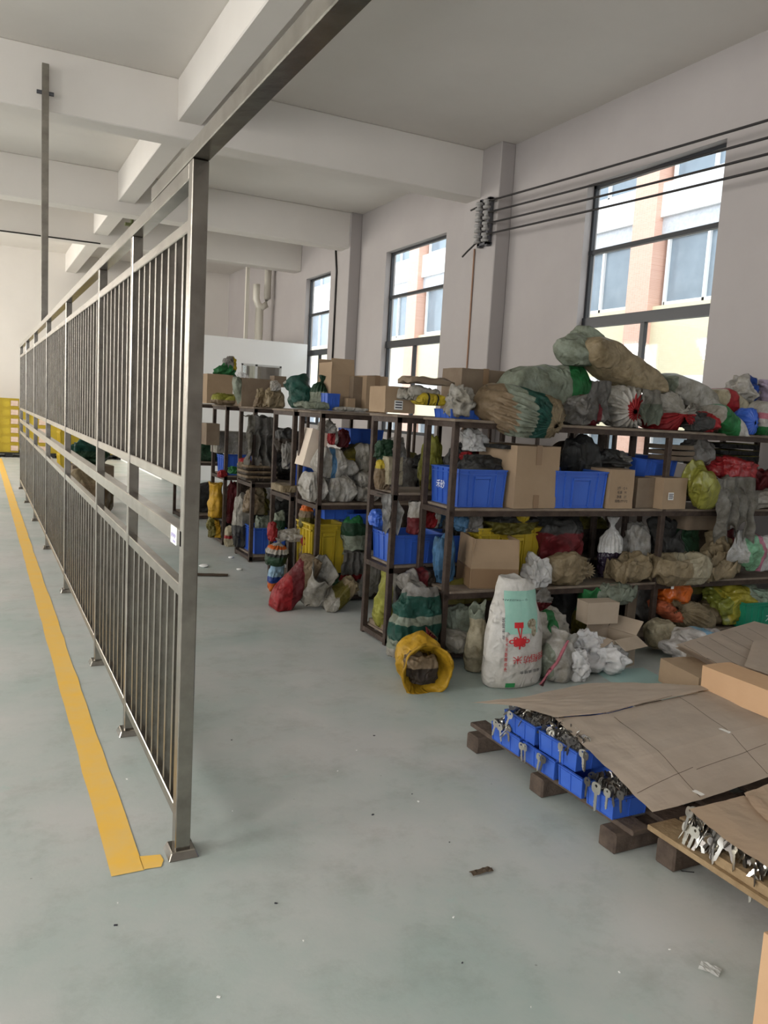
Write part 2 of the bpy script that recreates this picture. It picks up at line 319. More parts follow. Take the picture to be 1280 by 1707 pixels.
# ------------------------------------------------------------------ building across the yard
bd = thing('neighbouring_building', 'tiled building across the yard seen through the windows, salmon pillars and white bands', 'building', (12, 0, 0))
def fac(name, m, *a):
    b = B(); box(b, *a); return obj(name, b, m, bd)
for z in (-2.0, 1.75, 5.5):       # storeys
    fac('spandrel', M['stucco'], .05, .4, -6, 44, z+.27, z+.92)
    fac('ribbed_strip', M['ribs'], .12, .4, -6, 44, z-.05, z+.27)
fac('yellow_wall', M['ytile'], .10, .4, -6, 44, -.3, -.2)
fac('yellow_wall', M['ytile'], .06, .5, -6, 44, 1.62, 4.05)
fac('roof_band', M['stucco'], .05, .4, -6, 44, 7.6, 7.9)
fac('inner_wall', M['ribs'], .5, .7, -6, 44, -.5, 7.8)
for k in range(-1, 9):
    y = 2.75+k*4.85
    fac('pillar', M['brick'], -.08, .5, y, y+.62, -.5, 7.8)
    for z0, z1 in ((.25, 1.6), (4.08, 5.42), (6.45, 7.6)):
        b = B(); y0, y1 = y+.75, y+4.72
        for j in range(5):
            yy = y0+(y1-y0)*j/4; box(b, .2, .3, yy-.03, yy+.03, z0, z1)
        box(b, .2, .3, y0, y1, z0, z0+.06); box(b, .2, .3, y0, y1, z1-.06, z1)
        f = obj('window', b, M['stucco'], bd)
        b = B(); box(b, .26, .28, y0, y1, z0, z1); obj('pane', b, M['darkpane'], f)
b = B(); box(b, WX+.2, 12.5, -8, 44, -.6, -.5); o = struct('ground_outside', b, mat('pale_yard_concrete', (.6, .6, .57), .9))

# ------------------------------------------------------------------ yellow line
b = B()
def quad(bm, pts, z=.0025):
    bm.faces.new([bm.verts.new((x, y, z)) for x, y in pts])
random.seed(5)
prev = None
n = 90
for i in range(n):
    y0 = 2.73+(22-2.73)*i/n; y1 = 2.73+(22-2.73)*(i+1)/n
    a = (.405+random.uniform(-.003, .003), .515+random.uniform(-.004, .004)); prev = prev or a
    quad(b, [(prev[0], y0), (prev[1], y0), (a[1], y1), (a[0], y1)]); prev = a
quad(b, [(.515, 2.735), (.575, 2.73), (.592, 2.77), (.588, 2.81), (.515, 2.825)])
tag(obj('floor_marking', b, M['yline']), 'yellow painted line along the fence, turning in at the end post', 'floor marking')

# ------------------------------------------------------------------ fence
PY = [2.80, 3.97, 5.12, 7.13, 9.22, 11.3, 13.2, 15.1]
fx = .66
fn = thing('railing_fence', 'long stainless steel railing fence with double tiers of vertical bars', 'fence', (fx, 2.8, 0))
def fpart(name, bm, par=fn, bevel=.003): return obj(name, bm, M['steel'], par, bevel=bevel)
Y0 = 2.8
for i, y in enumerate(PY):
    y -= Y0; h = .0275 if i == 0 else .0235
    b = B(); box(b, -h, h, y-h, y+h, .0, 2.385 if i else 2.441); p = fpart('post', b)
    b = B(); q = h+.028
    v = box(b, -q, q, y-q, y+q, 0, .03)
    for k in (4, 5, 6, 7):
        v[k].co.x *= .78; v[k].co.y = y+(v[k].co.y-y)*.78
    fpart('base_cover', b, p)
b = B(); box(b, -.0275, .0275, .0278, PY[-1]-Y0+.03, 2.385, 2.44); fpart('top_rail', b)
b = B(); box(b, -.03, .03, -9.0, .68, 2.442, 2.498); fpart('overhead_beam', b)
b = B(); box(b, -.0275, .0275, .0, PY[-1]-Y0, 1.14, 1.20); mr = fpart('middle_rail', b)
b = B(); box(b, -.0285, -.0278, .07, .17, 1.135, 1.20); st = obj('sticker', b, M['paper'], mr); st['label'] = 'white paper sticker with faint violet writing'
b = B()
for q in range(9):
    yy = .155-q*.0085; box(b, -.0291, -.0286, yy, yy+.004, 1.155+.004*(q % 3), 1.172+.003*(q % 2))
for q in range(4):
    yy = .12-q*.011; box(b, -.0291, -.0286, yy, yy+.006, 1.142, 1.150)
obj('writing', b, M['violet'], st)
nb = [8, 7, 13, 13, 13, 12, 12]
rest = B(); count = 0
for tier, (za, zb, r) in enumerate([(.125, 1.0, .045), (1.345, 2.262, .042)]):
    for i in range(7):
        ya, yb = PY[i]-Y0+.024, PY[i+1]-Y0-.024
        pn = D.objects.new('railing_panel', None); C.objects.link(pn); pn.parent = fn
        for z_ in (za, zb-r):
            b = B(); box(b, -.02, .02, ya, yb, z_, z_+r); fpart('rail', b, pn)
        n = nb[i]
        for j in range(n):
            y = ya+(yb-ya)*(j+1)/(n+1)
            if i < 5 and count < 100:
                b = B(); box(b, -.0125, .0125, y-.0125, y+.0125, za+r, zb-r); fpart('baluster', b, pn, .0); count += 1
            else: box(rest, -.0125, .0125, y-.0125, y+.0125, za+r, zb-r)
o = fpart('balusters', rest, fn, 0); o['kind'] = 'stuff'; o['label'] = 'vertical bars of the farthest railing panels'
t = thing('ceiling_strut', 'square steel strut rising from the fence top up to the concrete beam', 'strut', (fx, 9.85, 0))
b = B(); box(b, -.035, .035, -.035, .035, 2.44, 5.12); obj('tube', b, M['steel'], t, bevel=.003)
b = B(); box(b, -.012, .012, -.0, .07, 4.82, 4.84)
for s in (-1, 1): tube(b, [(s*.035, 0, 4.83), (s*.085, 0, 4.83)], .022, 8)
obj('bolt', b, M['galv'], t)
hp = at(220, 366, 2, 4.8); b = B(); tube(b, [(hp.x, hp.y, 4.86), (hp.x, hp.y, 4.72)], .03, 8); box(b, hp.x-.12, hp.x+.12, hp.y-.05, hp.y+.05, 4.68, 4.73)
tag(obj('ceiling_hook', b, mat('verdigris_metal', (.12, .13, .06), .6, .5)), 'small dark greenish fitting hanging under the long ceiling beam', 'ceiling fitting')

# ------------------------------------------------------------------ racks
def rack(label, xs, y0, y1, levels, top=1.63, tilt=0, loc=(0, 0)):
    t = thing('storage_rack', label, 'shelf rack', (xs[0], y0, 0), tilt, 'rusty steel storage racks')
    X = [x-xs[0] for x in xs]; d = y1-y0; s = .02
    for x in X:
        for y in (s, d-s):
            b = B(); box(b, x-s, x+s, y-s, y+s, 0, top); obj('post', b, M['rust'], t, bevel=.003)
    for z in list(levels)+[top]:
        b = B(); e = .002
        for y in (s, d-s): box(b, 0, X[-1], y-s+e, y+s-e, z-.055, z-.018)
        for x in X: box(b, x-s+e, x+s-e, 0, d, z-.055, z-.018)
        fr = obj('shelf_frame', b, M['rust'], t)
        b = B(); hh = .0 if z < top else .008
        box(b, -.0+.024, X[-1], .0, d, z-.018, z) if z < top else box(b, -.03, X[-1]+.02, -.012, d+.012, z-.018, z)
        o = obj('shelf_board', b, M['board'], t, bevel=.003)
    return t
TA = math.radians(-2.2)
def ya(x): return 4.50+(x-2.78)*math.tan(TA)      # front line of the nearest rack
rack('rusty brown rack nearest the camera, its front facing the rice bag', [2.78, 4.60, 6.40], 4.50, 4.93, [.085, .49, 1.05], 1.635, TA)
rack('rusty rack backing onto the nearest one, a yellow-green net sack at its foot', [2.60, 4.42, 6.22], 4.965, 5.38, [.07, .58, 1.10], 1.64)
rack('rusty rack loaded with piled white sacks at mid height', [2.57, 4.39, 6.2], 6.28, 6.80, [.07, .86], 1.63)
rack('rusty rack behind the white sacks, colourful striped bag at its end', [2.55, 4.37, 6.2], 6.88, 7.45, [.07, .86], 1.63)
rack('rusty rack with a blue crate on its lowest shelf at the aisle end', [2.57, 4.39, 6.2], 8.12, 8.66, [.07, .85], 1.63)
rack('farthest visible rusty rack, seen just beside the end fence post', [2.57, 4.39, 6.2], 9.18, 9.78, [.07, .82], 1.63)
rack('rusty rack standing behind the far end of the fence bars', [2.57, 4.39, 6.2], 11.3, 11.9, [.07, .82], 1.63)

# ------------------------------------------------------------------ bag shapes: built in a unit frame and then fitted to width, depth and height
def ridg(p, s, o):
    q = p*s+o; a = 1-abs(noise.noise(q))*2; return a
def vor(p): return noise.voronoi(p)[0][0]
def crumple(p, o, amp):
    '''long sharp folds running one way, crossed by finer ones'''
    e = Euler((o.x, o.y, o.z)); q = p.copy(); q.rotate(e); a = Vector((q.x*1.5, q.y*1.5, q.z*.55)); c = Vector((q.x*.8, q.y*2.6, q.z*2.6))
    r = ridg(a, 1.0, o)*.30+ridg(c, .8, o*1.7)*.14+vor(c*.62+o)*.75+vor(a*2.2+o*2)*.30
    return amp*(r-.62)
def rots(bm, e):
    if e: 
        R = Euler([math.radians(a) for a in e]).to_matrix()
        for v in bm.verts: v.co = R @ v.co
def fit(bm, w, d, h, flat=True):
    xs = [v.co.x for v in bm.verts]; ys_ = [v.co.y for v in bm.verts]; zs = [v.co.z for v in bm.verts]
    lo = (min(xs), min(ys_), min(zs)); hi = (max(xs), max(ys_), max(zs))
    if flat:      # weight settles the underside flat
        zc = lo[2]+(hi[2]-lo[2])*.13
        for v in bm.verts:
            if v.co.z < zc: v.co.z = zc+(v.co.z-zc)*.12
        lo = (lo[0], lo[1], min(v.co.z for v in bm.verts))
    for v in bm.verts:
        v.co = Vector((((v.co.x-lo[0])/(hi[0]-lo[0])-.5)*w, ((v.co.y-lo[1])/(hi[1]-lo[1])-.5)*d, (v.co.z-lo[2])/(hi[2]-lo[2])*h))
def g_lump(sd, amp=.5, sub=5, boxy=.75, rot=None):
    bm = B(); bmesh.ops.create_icosphere(bm, subdivisions=sub, radius=1); o = Vector((sd*3.1, sd*1.7, sd*.9))
    for v in bm.verts:
        n = v.co.copy(); p = Vector([math.copysign(abs(c)**boxy, c) for c in n])
        v.co = p*(1+crumple(n*1.25, o, amp*1.05)+.28*noise.noise(n*.9+o)*amp*2)
    rots(bm, rot); return bm
def grid(bm, f, nu, nv, wrap=True):
    V = [[bm.verts.new(f(i/(nu-1), (j/nv if wrap else j/(nv-1)))) for j in range(nv)] for i in range(nu)]
    for i in range(nu-1):
        for j in range(nv if wrap else nv-1):
            k = (j+1) % nv; bm.faces.new((V[i][j], V[i][k], V[i+1][k], V[i+1][j]))
    return V
PRO = [(0, .02), (.03, .45), (.10, .78), (.28, 1.0), (.52, 1.0), (.68, .84), (.78, .50), (.84, .20), (.87, .13), (.90, .18), (.95, .34), (1.0, .46)]
P2 = [(0, .02), (.04, .5), (.12, .85), (.3, 1), (.6, 1), (.78, .93), (.88, .72), (.94, .42), (.965, .14), (.975, .10), (.985, .16), (1, .22)]
def prof(P, u):
    for (a, x), (c, y) in zip(P, P[1:]):
        if u <= c:
            s = (u-a)/(c-a); s = s*s*(3-2*s); return x+(y-x)*s
    return P[-1][1]
def g_tied(sd, amp=.25, pleats=17, L=1.5, rot=None, P=PRO):
    """filled sack closed with a gathered, tied neck at its +X end"""
    bm = B(); o = Vector((sd*2.3, sd, sd*.6)); 
    def f(u, v):
        a = 2*PI*v; r = prof(P, u); k = max(0, min(1, (u-.35)/.45))
        pl = math.cos(a*pleats+1.6*noise.noise(Vector((a, u*2, sd))))
        r *= 1+k*.22*pl+.0*u
        n = Vector((u*2.4, math.cos(a), math.sin(a)))
        r *= 1+crumple(n*.9, o, amp)*(1-.5*k)
        return Vector((u*2*L-L, r*math.cos(a), r*math.sin(a)*.85))
    V = grid(bm, f, 46, 84); bm.faces.new(V[0][::-1])
    rots(bm, rot); return bm
def g_pillow(sd, amp=.16, rot=None, L=1.5):
    """sewn sack lying along X with flat seams at both ends"""
    bm = B(); o = Vector((sd*1.3, sd*2, sd*.4))
    def f(u, v):
        a = 2*PI*v; s = 2*u-1; th = max(.02, (1-abs(s)**4.5))**.5; wy = 1-.07*(1-abs(s)**6)+.04*abs(s)
        c, sn = math.cos(a), math.sin(a); c = math.copysign(abs(c)**.6, c); sn = math.copysign(abs(sn)**.75, sn)
        n = Vector((s*1.5, c, sn)); k = 1+crumple(n, o, amp)
        return Vector((s*L+.05*noise.noise(n*2+o), c*wy*k, sn*th*.55*k+.12*noise.noise(n*.8+o)))
    V = grid(bm, f, 44, 64); bm.faces.new(V[0][::-1]); bm.faces.new(V[-1]); rots(bm, rot); return bm
def g_open(sd, amp=.3, rot=None, flare=1.0, P=None, rim=.22):
    """upright bag with a gaping ragged mouth and a hollow inside"""
    bm = B(); o = Vector((sd*1.9, sd*.7, sd*1.1))
    P = P or [(0, .05), (.05, .7), (.2, .95), (.45, 1.0), (.62, .85), (.80, .80*flare), (1, .95*flare)]
    def f(u, v):
        a = 2*PI*v
        if u <= .66: t = u/.66; r = prof(P, t); z = t*2
        else: t = (u-.66)/.34; r = prof(P, 1-.55*t)*(.93-.25*t); z = 2-t*1.15
        z += rim*noise.noise(Vector((math.cos(a)*1.5, math.sin(a)*1.5, sd)))*max(0, z/2-.3)
        n = Vector((math.cos(a), math.sin(a), z)); r *= 1+crumple(n*.9, o, amp)
        return Vector((r*math.cos(a), r*math.sin(a)*.8, z))
    V = grid(bm, f, 50, 60); bm.faces.new(V[0][::-1]); bm.faces.new(V[-1]); rots(bm, rot); return bm
def g_cloth(sd, folds=4, rot=None):
    """empty sack hanging in folds over a shelf edge"""
    bm = B()
    def f(u, v):
        x = v-.5; s = u; k = min(1, s*1.6)
        y = .16*k*math.sin(x*folds*2*PI+2*noise.noise(Vector((x*3, s*2, sd))))+.14*noise.noise(Vector((x*4, s*4, sd+5)))+.06*ridg(Vector((x*6, s*6, sd)), 1, Vector((0, 0, 0)))
        z = -s*(1-.55*abs(noise.noise(Vector((x*4, sd, 0))))); y += .10*vor(Vector((x*3, s*3, sd)))
        if s < .18: y += (.18-s)*3.2; z = -.05*s-.06*noise.noise(Vector((x*4, s*9, sd)))
        return Vector((x*(.62+.45*math.sqrt(s)-.25*s*s)+.16*noise.noise(Vector((s*3, sd, x)))+.22*s*math.sin(sd), y, z))
    V = grid(bm, f, 46, 46, False)
    bmesh.ops.solidify(bm, geom=list(bm.faces), thickness=.018); rots(bm, rot); return bm
def g_fold(sd, layers=3, rot=None, amp=.95):
    """flattened, crumpled empty sack"""
    bm = B(); bmesh.ops.create_icosphere(bm, subdivisions=5, radius=1); o = Vector((sd*2.1, sd*1.3, sd*.7))
    for v in bm.verts:
        n = v.co.copy(); p = Vector((math.copysign(abs(n.x)**.6, n.x), math.copysign(abs(n.y)**.6, n.y), n.z*.15))
        k = 1+.22*noise.noise(Vector((n.x*2, n.y*2, sd)))
        e = .20*ridg(Vector((n.x*1.2+n.y*.5, n.y*3.0, sd)), 1.0, o)+.10*vor(Vector((n.x*2.4, n.y*2.4, n.z+sd)))+.14*noise.noise(Vector((n.x*1.5, n.y*1.5, sd+4)))
        v.co = Vector((p.x*k, p.y*k, p.z+e*amp*(1.2 if n.z > 0 else .7)))
    rots(bm, rot); return bm
def g_flat(sd, rot=None, warp=.25):
    """thin stiff slab, a little warped"""
    bm = B(); bmesh.ops.create_cube(bm, size=2); bmesh.ops.subdivide_edges(bm, edges=bm.edges, cuts=6, use_grid_fill=True)
    for v in bm.verts: v.co.z = v.co.z*.6+warp*noise.noise(Vector((v.co.x*1.2, v.co.y, sd)))
    rots(bm, rot); return bm
GEN = dict(lump=g_lump, tied=g_tied, pillow=g_pillow, open=g_open, cloth=g_cloth, fold=g_fold, flat=g_flat)
seed = [1]
def fine(m): return m if not isinstance(m, str) else (M[m] if m in M else bm_(m))
def bag(shape, name, label, cat, bb, Y, z, m, d=None, group=None, lift=0, **kw):
    """bb: extent in the photo of a bag standing at depth Y; z: what it stands on (None: as seen)"""
    seed[0] += 1.37; x0, y0, x1, y1 = bb; cx, cy = (x0+x1)/2, (y0+y1)/2
    X0, X1 = at(x0, cy, 1, Y).x, at(x1, cy, 1, Y).x; zt = at(cx, y0, 1, Y).z; zb = at(cx, y1, 1, Y).z if z is None else z
    w_ = X1-X0; h_ = max(zt-zb, .03); d_ = d or max(.12, min(.36, w_*.85))
    w_ = max(w_-.10*d_, .04)
    bm = GEN[shape](seed[0], **kw); fit(bm, w_, d_, h_, shape not in ('cloth',))
    o = obj(name, bm, fine(m), None, True, loc=((X0+X1)/2, Y, zb+lift)); tag(o, label, cat, group); return o

# crates --------------------------------------------------------------------
def crate_mesh(w, d, h, handle=True):
    bm = B(); t = .006; tp = .94
    def wall(p0, p1, nrm, L, hd):
        # thin wall from p0 to p1, ribs outwards along nrm
        u = (Vector(p1)-Vector(p0)).normalized(); n = Vector(nrm)
        def pb(a0, a1, q0, q1, z0, z1):
            pts = []
            vs = []
            for z in (z0, z1):
                k = (tp+(1-tp)*z/h)
                for a, q in ((a0, q0), (a1, q0), (a1, q1), (a0, q1)):
                    p = Vector(p0)+u*a+n*q; p = Vector((p.x*k, p.y*k, z)); vs.append(bm.verts.new(p))
            for f in ((3, 2, 1, 0), (4, 5, 6, 7), (0, 1, 5, 4), (1, 2, 6, 5), (2, 3, 7, 6), (3, 0, 4, 7)): bm.faces.new([vs[i] for i in f])
        pb(0, L, -t, 0, 0, h); r = .008*max(.5, h/.2)
        pb(-r, L+r, 0, r*1.3, h*.965, h); pb(-r, L+r, 0, r, h*.86, h*.89); pb(-r, L+r, 0, r*.8, 0, h*.03)
        nr = max(2, int(L/.07))
        for i in range(nr+1):
            a = L*i/nr
            if hd and .30*L < a < .70*L: continue
            pb(a-.003, a+.003, 0, r, h*.03, h*.965)
        if hd:
            a0, a1 = .32*L, .68*L
            pb(a0, a0+.006, 0, r*1.3, h*.03, h*.8); pb(a1-.006, a1, 0, r*1.3, h*.03, h*.8); pb(a0, a1, 0, r*1.5, h*.76, h*.82)
            pb(a0+.01, a1-.01, 0, r*.6, h*.1, h*.74)
    W, Dp = w/2-.011, d/2-.011
    wall((-W, -Dp, 0), (W, -Dp, 0), (0, -1, 0), 2*W, handle); wall((-W, Dp, 0), (W, Dp, 0), (0, 1, 0), 2*W, handle)
    wall((-W, -Dp, 0), (-W, Dp, 0), (-1, 0, 0), 2*Dp, False); wall((W, -Dp, 0), (W, Dp, 0), (1, 0, 0), 2*Dp, False)
    box(bm, -W*tp, W*tp, -Dp*tp, Dp*tp, 0, .006)
    return bm
def crate(label, x, y, z, w, d, h, m='blue', rz=0, rx=0, group='plastic stacking crates', handle=True):
    o = obj('plastic_crate', crate_mesh(w, d, h, handle), fine(m)); o.location = (x, y, z); o.rotation_euler = (math.radians(rx), 0, math.radians(rz)); return tag(o, label, 'crate', group)
def crate_px(label, bb, Y, z, d=.38, m='blue', rz=0, rx=0):
    """bb: front face in the photo, whose lower edge stands at depth Y"""
    x0, y0, x1, y1 = bb; cx = (x0+x1)/2; A = at(x0, (y0+y1)/2, 1, Y); Bp = at(x1, (y0+y1)/2, 1, Y); zt = at(cx, y0, 1, Y).z; zb = at(cx, y1, 1, Y).z if z is None else z
    return crate(label, (A.x+Bp.x)/2, Y+d/2, zb, Bp.x-A.x, d, zt-zb, m, rz, rx)

# cartons -------------------------------------------------------------------
def carton(label, x, y, z, w, d, h, m='card', rz=0, open_=None, tape=True, name='cardboard_box', ry=0):
    """closed box with taped seam, or open with four flaps at the given angles"""
    t = thing(name, label, 'box', (x, y, z), math.radians(rz), 'cardboard boxes'); k = .004; mm = fine(m)
    if ry: t.rotation_euler[1] = math.radians(ry)
    b = B()
    if open_:
        box(b, -w/2, w/2, -d/2, -d/2+k, 0, h); box(b, -w/2, w/2, d/2-k, d/2, 0, h); box(b, -w/2, -w/2+k, -d/2+k, d/2-k, 0, h); box(b, w/2-k, w/2, -d/2+k, d/2-k, 0, h)
        box(b, -w/2+k, w/2-k, -d/2+k, d/2-k, 0, k)
    else:
        bmesh.ops.create_cube(b, size=1); bmesh.ops.subdivide_edges(b, edges=b.edges, cuts=4, use_grid_fill=True)
        s = random.random()*9
        for v in b.verts:
            v.co = Vector((v.co.x*w, v.co.y*d, (v.co.z+.5)*h)); q = noise.noise_vector(v.co*7+Vector((s, s, 0)))*.004
            if v.co.z > .001: v.co += q
    obj('body', b, mm, t, bevel=.0 if open_ else .0)
    if open_:
        for (a, sx, sy) in ((open_[0], 0, -1), (open_[1], 0, 1), (open_[2], -1, 0), (open_[3], 1, 0)):
            if a is None: continue
            ar = math.radians(a); fl = (d if sy else w)*.45; b = B()
            if sy: v = box(b, -w/2+.003, w/2-.003, 0, fl, 0, k)
            else: v = box(b, -d/2+.003, d/2-.003, 0, fl, 0, k)
            R = Matrix.Rotation(ar, 4, 'X'); RZ = Matrix.Rotation({(0, 1): 0, (0, -1): PI, (-1, 0): PI/2, (1, 0): -PI/2}[(sx, sy)], 4, 'Z')
            off = Vector((sx*w/2, sy*d/2, h))
            for q in b.verts: q.co = (RZ @ (R @ q.co))+off
            obj('flap', b, mm, t)
    elif tape:
        for q in ((-d/2-.0055, -d/2-.0035, h*.70, h+.006), (-d/2-.0055, -d/2-.0035, .002, h*.22), (-d/2-.002, d/2+.002, h+.0045, h+.006)):
            b = B(); box(b, -.024, .024, *q); obj('packing_tape', b, M['tape'], t)
    return t
def carton_px(label, bb, Y, z, d=.3, m='card', rz=0, **kw):
    x0, y0, x1, y1 = bb; cx = (x0+x1)/2; A = at(x0, (y0+y1)/2, 1, Y); Bp = at(x1, (y0+y1)/2, 1, Y); zt = at(cx, y0, 1, Y).z; zb = at(cx, y1, 1, Y).z if z is None else z
    return carton(label, (A.x+Bp.x)/2, Y+d/2, zb, Bp.x-A.x, d, zt-zb, m, rz, **kw)
def sheet(bm, f, nu=14, nv=10, th=.006):
    grid(bm, f, nu, nv, False); bmesh.ops.solidify(bm, geom=list(bm.faces), thickness=th)

# printed marks ----------------------------------------------------------------
def text_polys(body, size=1.0, extrude=0):
    c = D.curves.new('writing', 'FONT'); c.body = body; c.size = size; c.align_x = 'CENTER'; c.align_y = 'CENTER'; c.resolution_u = 2
    o = D.objects.new('writing', c); C.objects.link(o); bpy.context.view_layer.update()
    me = o.evaluated_get(bpy.context.evaluated_depsgraph_get()).to_mesh()
    vs = [(v.co.x, v.co.y) for v in me.vertices]; fs = [tuple(p.vertices) for p in me.polygons]
    o.to_mesh_clear(); D.objects.remove(o); D.curves.remove(c); return vs, fs
def decal(target, name, polys, m, off=.0035, label=None, face='y'):
    """lay flat print (u, v of the bag's front, 0..1) onto the bag's own surface"""
    me = target.data; xs = [v.co.x for v in me.vertices]; zs = [v.co.z for v in me.vertices]; x0, x1, z1 = min(xs), max(xs), max(zs)
    t = BVHTree.FromPolygons([v.co for v in me.vertices], [tuple(p.vertices) for p in me.polygons]); bm = B()
    for vs, fs in polys:
        V = []
        for u, v in vs:
            p = Vector((x0+(x1-x0)*u, -5, z1*v)); h = t.ray_cast(p, Vector((0, 1, 0)))[0]
            V.append(bm.verts.new((p.x, h.y-off, p.z)) if h else None)
        for f in fs:
            q = [V[i] for i in f]
            if None not in q:
                try: bm.faces.new(q)
                except ValueError: pass
    o = obj(name, bm, m, target)
    if label: o['label'] = label
    return o
def rectgrid(u0, v0, u1, v1, nu=16, nv=20, cut=None):
    vs = []; fs = []
    for i in range(nu+1):
        for j in range(nv+1):
            u, v = u0+(u1-u0)*i/nu, v0+(v1-v0)*j/nv; 
            if cut: u, v = cut(u, v)
            vs.append((u, v))
    for i in range(nu):
        for j in range(nv):
            a = i*(nv+1)+j; fs.append((a, a+nv+1, a+nv+2, a+1))
    return vs, fs
def place(poly, cx, cy, su, sv, ang=0):
    vs, fs = poly; c, s = math.cos(math.radians(ang)), math.sin(math.radians(ang))
    return [(cx+(x*c-y*s)*su, cy+(x*s+y*c)*sv) for x, y in vs], fs
# ================================================================== things on the racks
SK, BG = 'sack', 'bag'
T = 1.637
# ---- rack A, top
bag('pillow', 'filled_sack', 'grey-green filled sack with a bright green end lying on top of the nearest rack', SK, (833, 603, 972, 690), 4.86, T, 'x/greygreen,.70:green', d=.34, rot=(0, -4, 0), amp=.22)
s2 = D.objects[-1] if False else None
bag('tied', 'tied_sack', 'teal and tan sack with a gathered tied neck overhanging the front of the top shelf', SK, (792, 640, 938, 729), 4.52, None, 'x/brown,.28:greygreen,.46:teal,.64:khaki', d=.50, rot=(0, 18, -62), amp=.16, pleats=24, P=P2)
bag('open', 'plastic_bag', 'small dull bag with a dark open mouth beside the teal and tan sack', BG, (790, 643, 838, 697), 4.62, T, 'pale,.5:grey', rot=(-40, 0, 20))
bag('lump', 'plastic_bag', 'crumpled pale bag with a pointed top at the left end of the nearest rack', BG, (738, 640, 800, 696), 4.66, T, 'pale', amp=.85, boxy=1.1)
crate('shallow blue tray at the left end of the top shelf', 2.93, 4.72, T, .30, .24, .06, 'blue', group='blue trays')
bag('pillow', 'product_packet', 'yellow and black printed packet lying on the blue tray', 'packet', (690, 654, 738, 676), 4.80, None, 'x/yellow,.25:black,.32:yellow,.6:black,.66:yellow', d=.2)
bag('fold', 'paper_wrap', 'crumpled whitish paper wrapping above the yellow and black packet', 'paper', (664, 641, 728, 668), 4.86, None, 'pale', d=.2, amp=1.0)
bag('flat', 'cardboard_flap', 'curled dark cardboard scrap sticking out above the paper wrapping', 'cardboard', (672, 626, 748, 642), 4.92, None, M['cardd'], d=.2, warp=1.6)
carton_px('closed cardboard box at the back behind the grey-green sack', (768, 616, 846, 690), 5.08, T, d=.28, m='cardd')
bag('open', 'empty_sack', 'grey-green sack with a dark flopped open mouth at the very top of the heap', SK, (926, 540, 1012, 612), 4.76, None, 'greygreen', d=.35, rot=(-55, 30, -50), amp=.35)
bag('tied', 'filled_sack', 'long dusty tan sack slanting down across the window on top of the heap', SK, (965, 566, 1098, 650), 4.66, None, 'x/khaki,.55:khaki', d=.36, rot=(0, 28, 0), amp=.12, dirt_=0) if False else bag('pillow', 'filled_sack', 'long dusty tan sack slanting down across the window on top of the heap', SK, (965, 566, 1098, 652), 4.66, None, 'khaki', d=.36, rot=(0, 27, 0), amp=.26)
bag('lump', 'plastic_bag', 'dirty bag with dark red print squeezed between the green-ended sack and the red-centred sack', BG, (940, 655, 1003, 708), 4.62, T, 'x/grey,.45:dred,.7:grey', amp=.6)
bag('cloth', 'empty_sack', 'pale grey empty sack flopping down left of the red-centred sack', SK, (972, 633, 1016, 704), 4.50, None, 'grey', d=.10, folds=2)
bag('tied', 'tied_sack', 'white sack tied at the front with a red centre on the top shelf', SK, (1003, 641, 1066, 710), 4.62, T, 'y/red,.09:white', d=.40, rot=(0, 6, -100), amp=.2, P=P2)
bag('cloth', 'empty_sack', 'folded grey-green empty sack hanging right of the red-centred sack', SK, (1058, 648, 1101, 711), 4.42, None, 'greygreen,.6:pale', d=.10, folds=2)
bag('tied', 'tied_sack', 'rounded pale sack with a red lower half, right of the hanging grey-green sack', SK, (1074, 650, 1141, 714), 4.55, T, 'red,.42:pale', d=.42, rot=(0, 0, -70), amp=.14)
bag('lump', 'plastic_bag', 'pale green-tinged bag lying under the tail of the long tan sack', BG, (1078, 624, 1130, 655), 4.80, None, 'greygreen', amp=.6)
bag('pillow', 'filled_sack', 'large greyish cream sack sloping down to the right in front of the window', SK, (1090, 624, 1202, 694), 4.68, None, 'x/greygreen,.10:pale', d=.34, rot=(0, 22, 0), amp=.2)
bag('lump', 'plastic_bag', 'dark grey lumpy bag with an orange-red patch below the cream sack', BG, (1133, 682, 1192, 716), 4.48, T, 'x/dgrey,.55:red,.8:dbrown', amp=.8)
bag('pillow', 'filled_sack', 'sack end with a dark green band and white tail at the shelf edge', SK, (1178, 674, 1230, 726), 4.44, None, 'x/pale,.12:green,.68:white', d=.3, rot=(0, 24, 0))
bag('pillow', 'filled_sack', 'cream sack with a red printed label on the right of the top shelf', SK, (1184, 648, 1244, 700), 4.62, None, 'x/cream,.10:red,.4:cream', d=.3, rot=(0, 20, 0))
bag('lump', 'plastic_bag', 'white crinkled bag with a blue patch, peaking highest at the right end', BG, (1203, 622, 1272, 682), 4.66, None, 'x/white,.45:blue,.62:white', amp=.9, boxy=1.15)
bag('tied', 'tied_bag', 'small bright blue tied bag at the shelf edge', BG, (1227, 679, 1257, 716), 4.42, T, 'blue', d=.2, rot=(0, 0, -90), P=P2)
bag('pillow', 'filled_sack', 'white sack with pink and green stripes at the right image edge', SK, (1246, 668, 1310, 722), 4.44, T, 'green,.25:white,.45:pink,.62:white', d=.3)
bag('lump', 'plastic_bag', 'pale lilac crinkled bag at the right image edge above the striped sack', BG, (1258, 632, 1312, 675), 4.62, None, 'lilac', amp=.7, alpha=None) if False else bag('lump', 'plastic_bag', 'pale lilac crinkled bag at the right image edge above the striped sack', BG, (1258, 632, 1312, 675), 4.62, None, 'lilac', amp=.7)

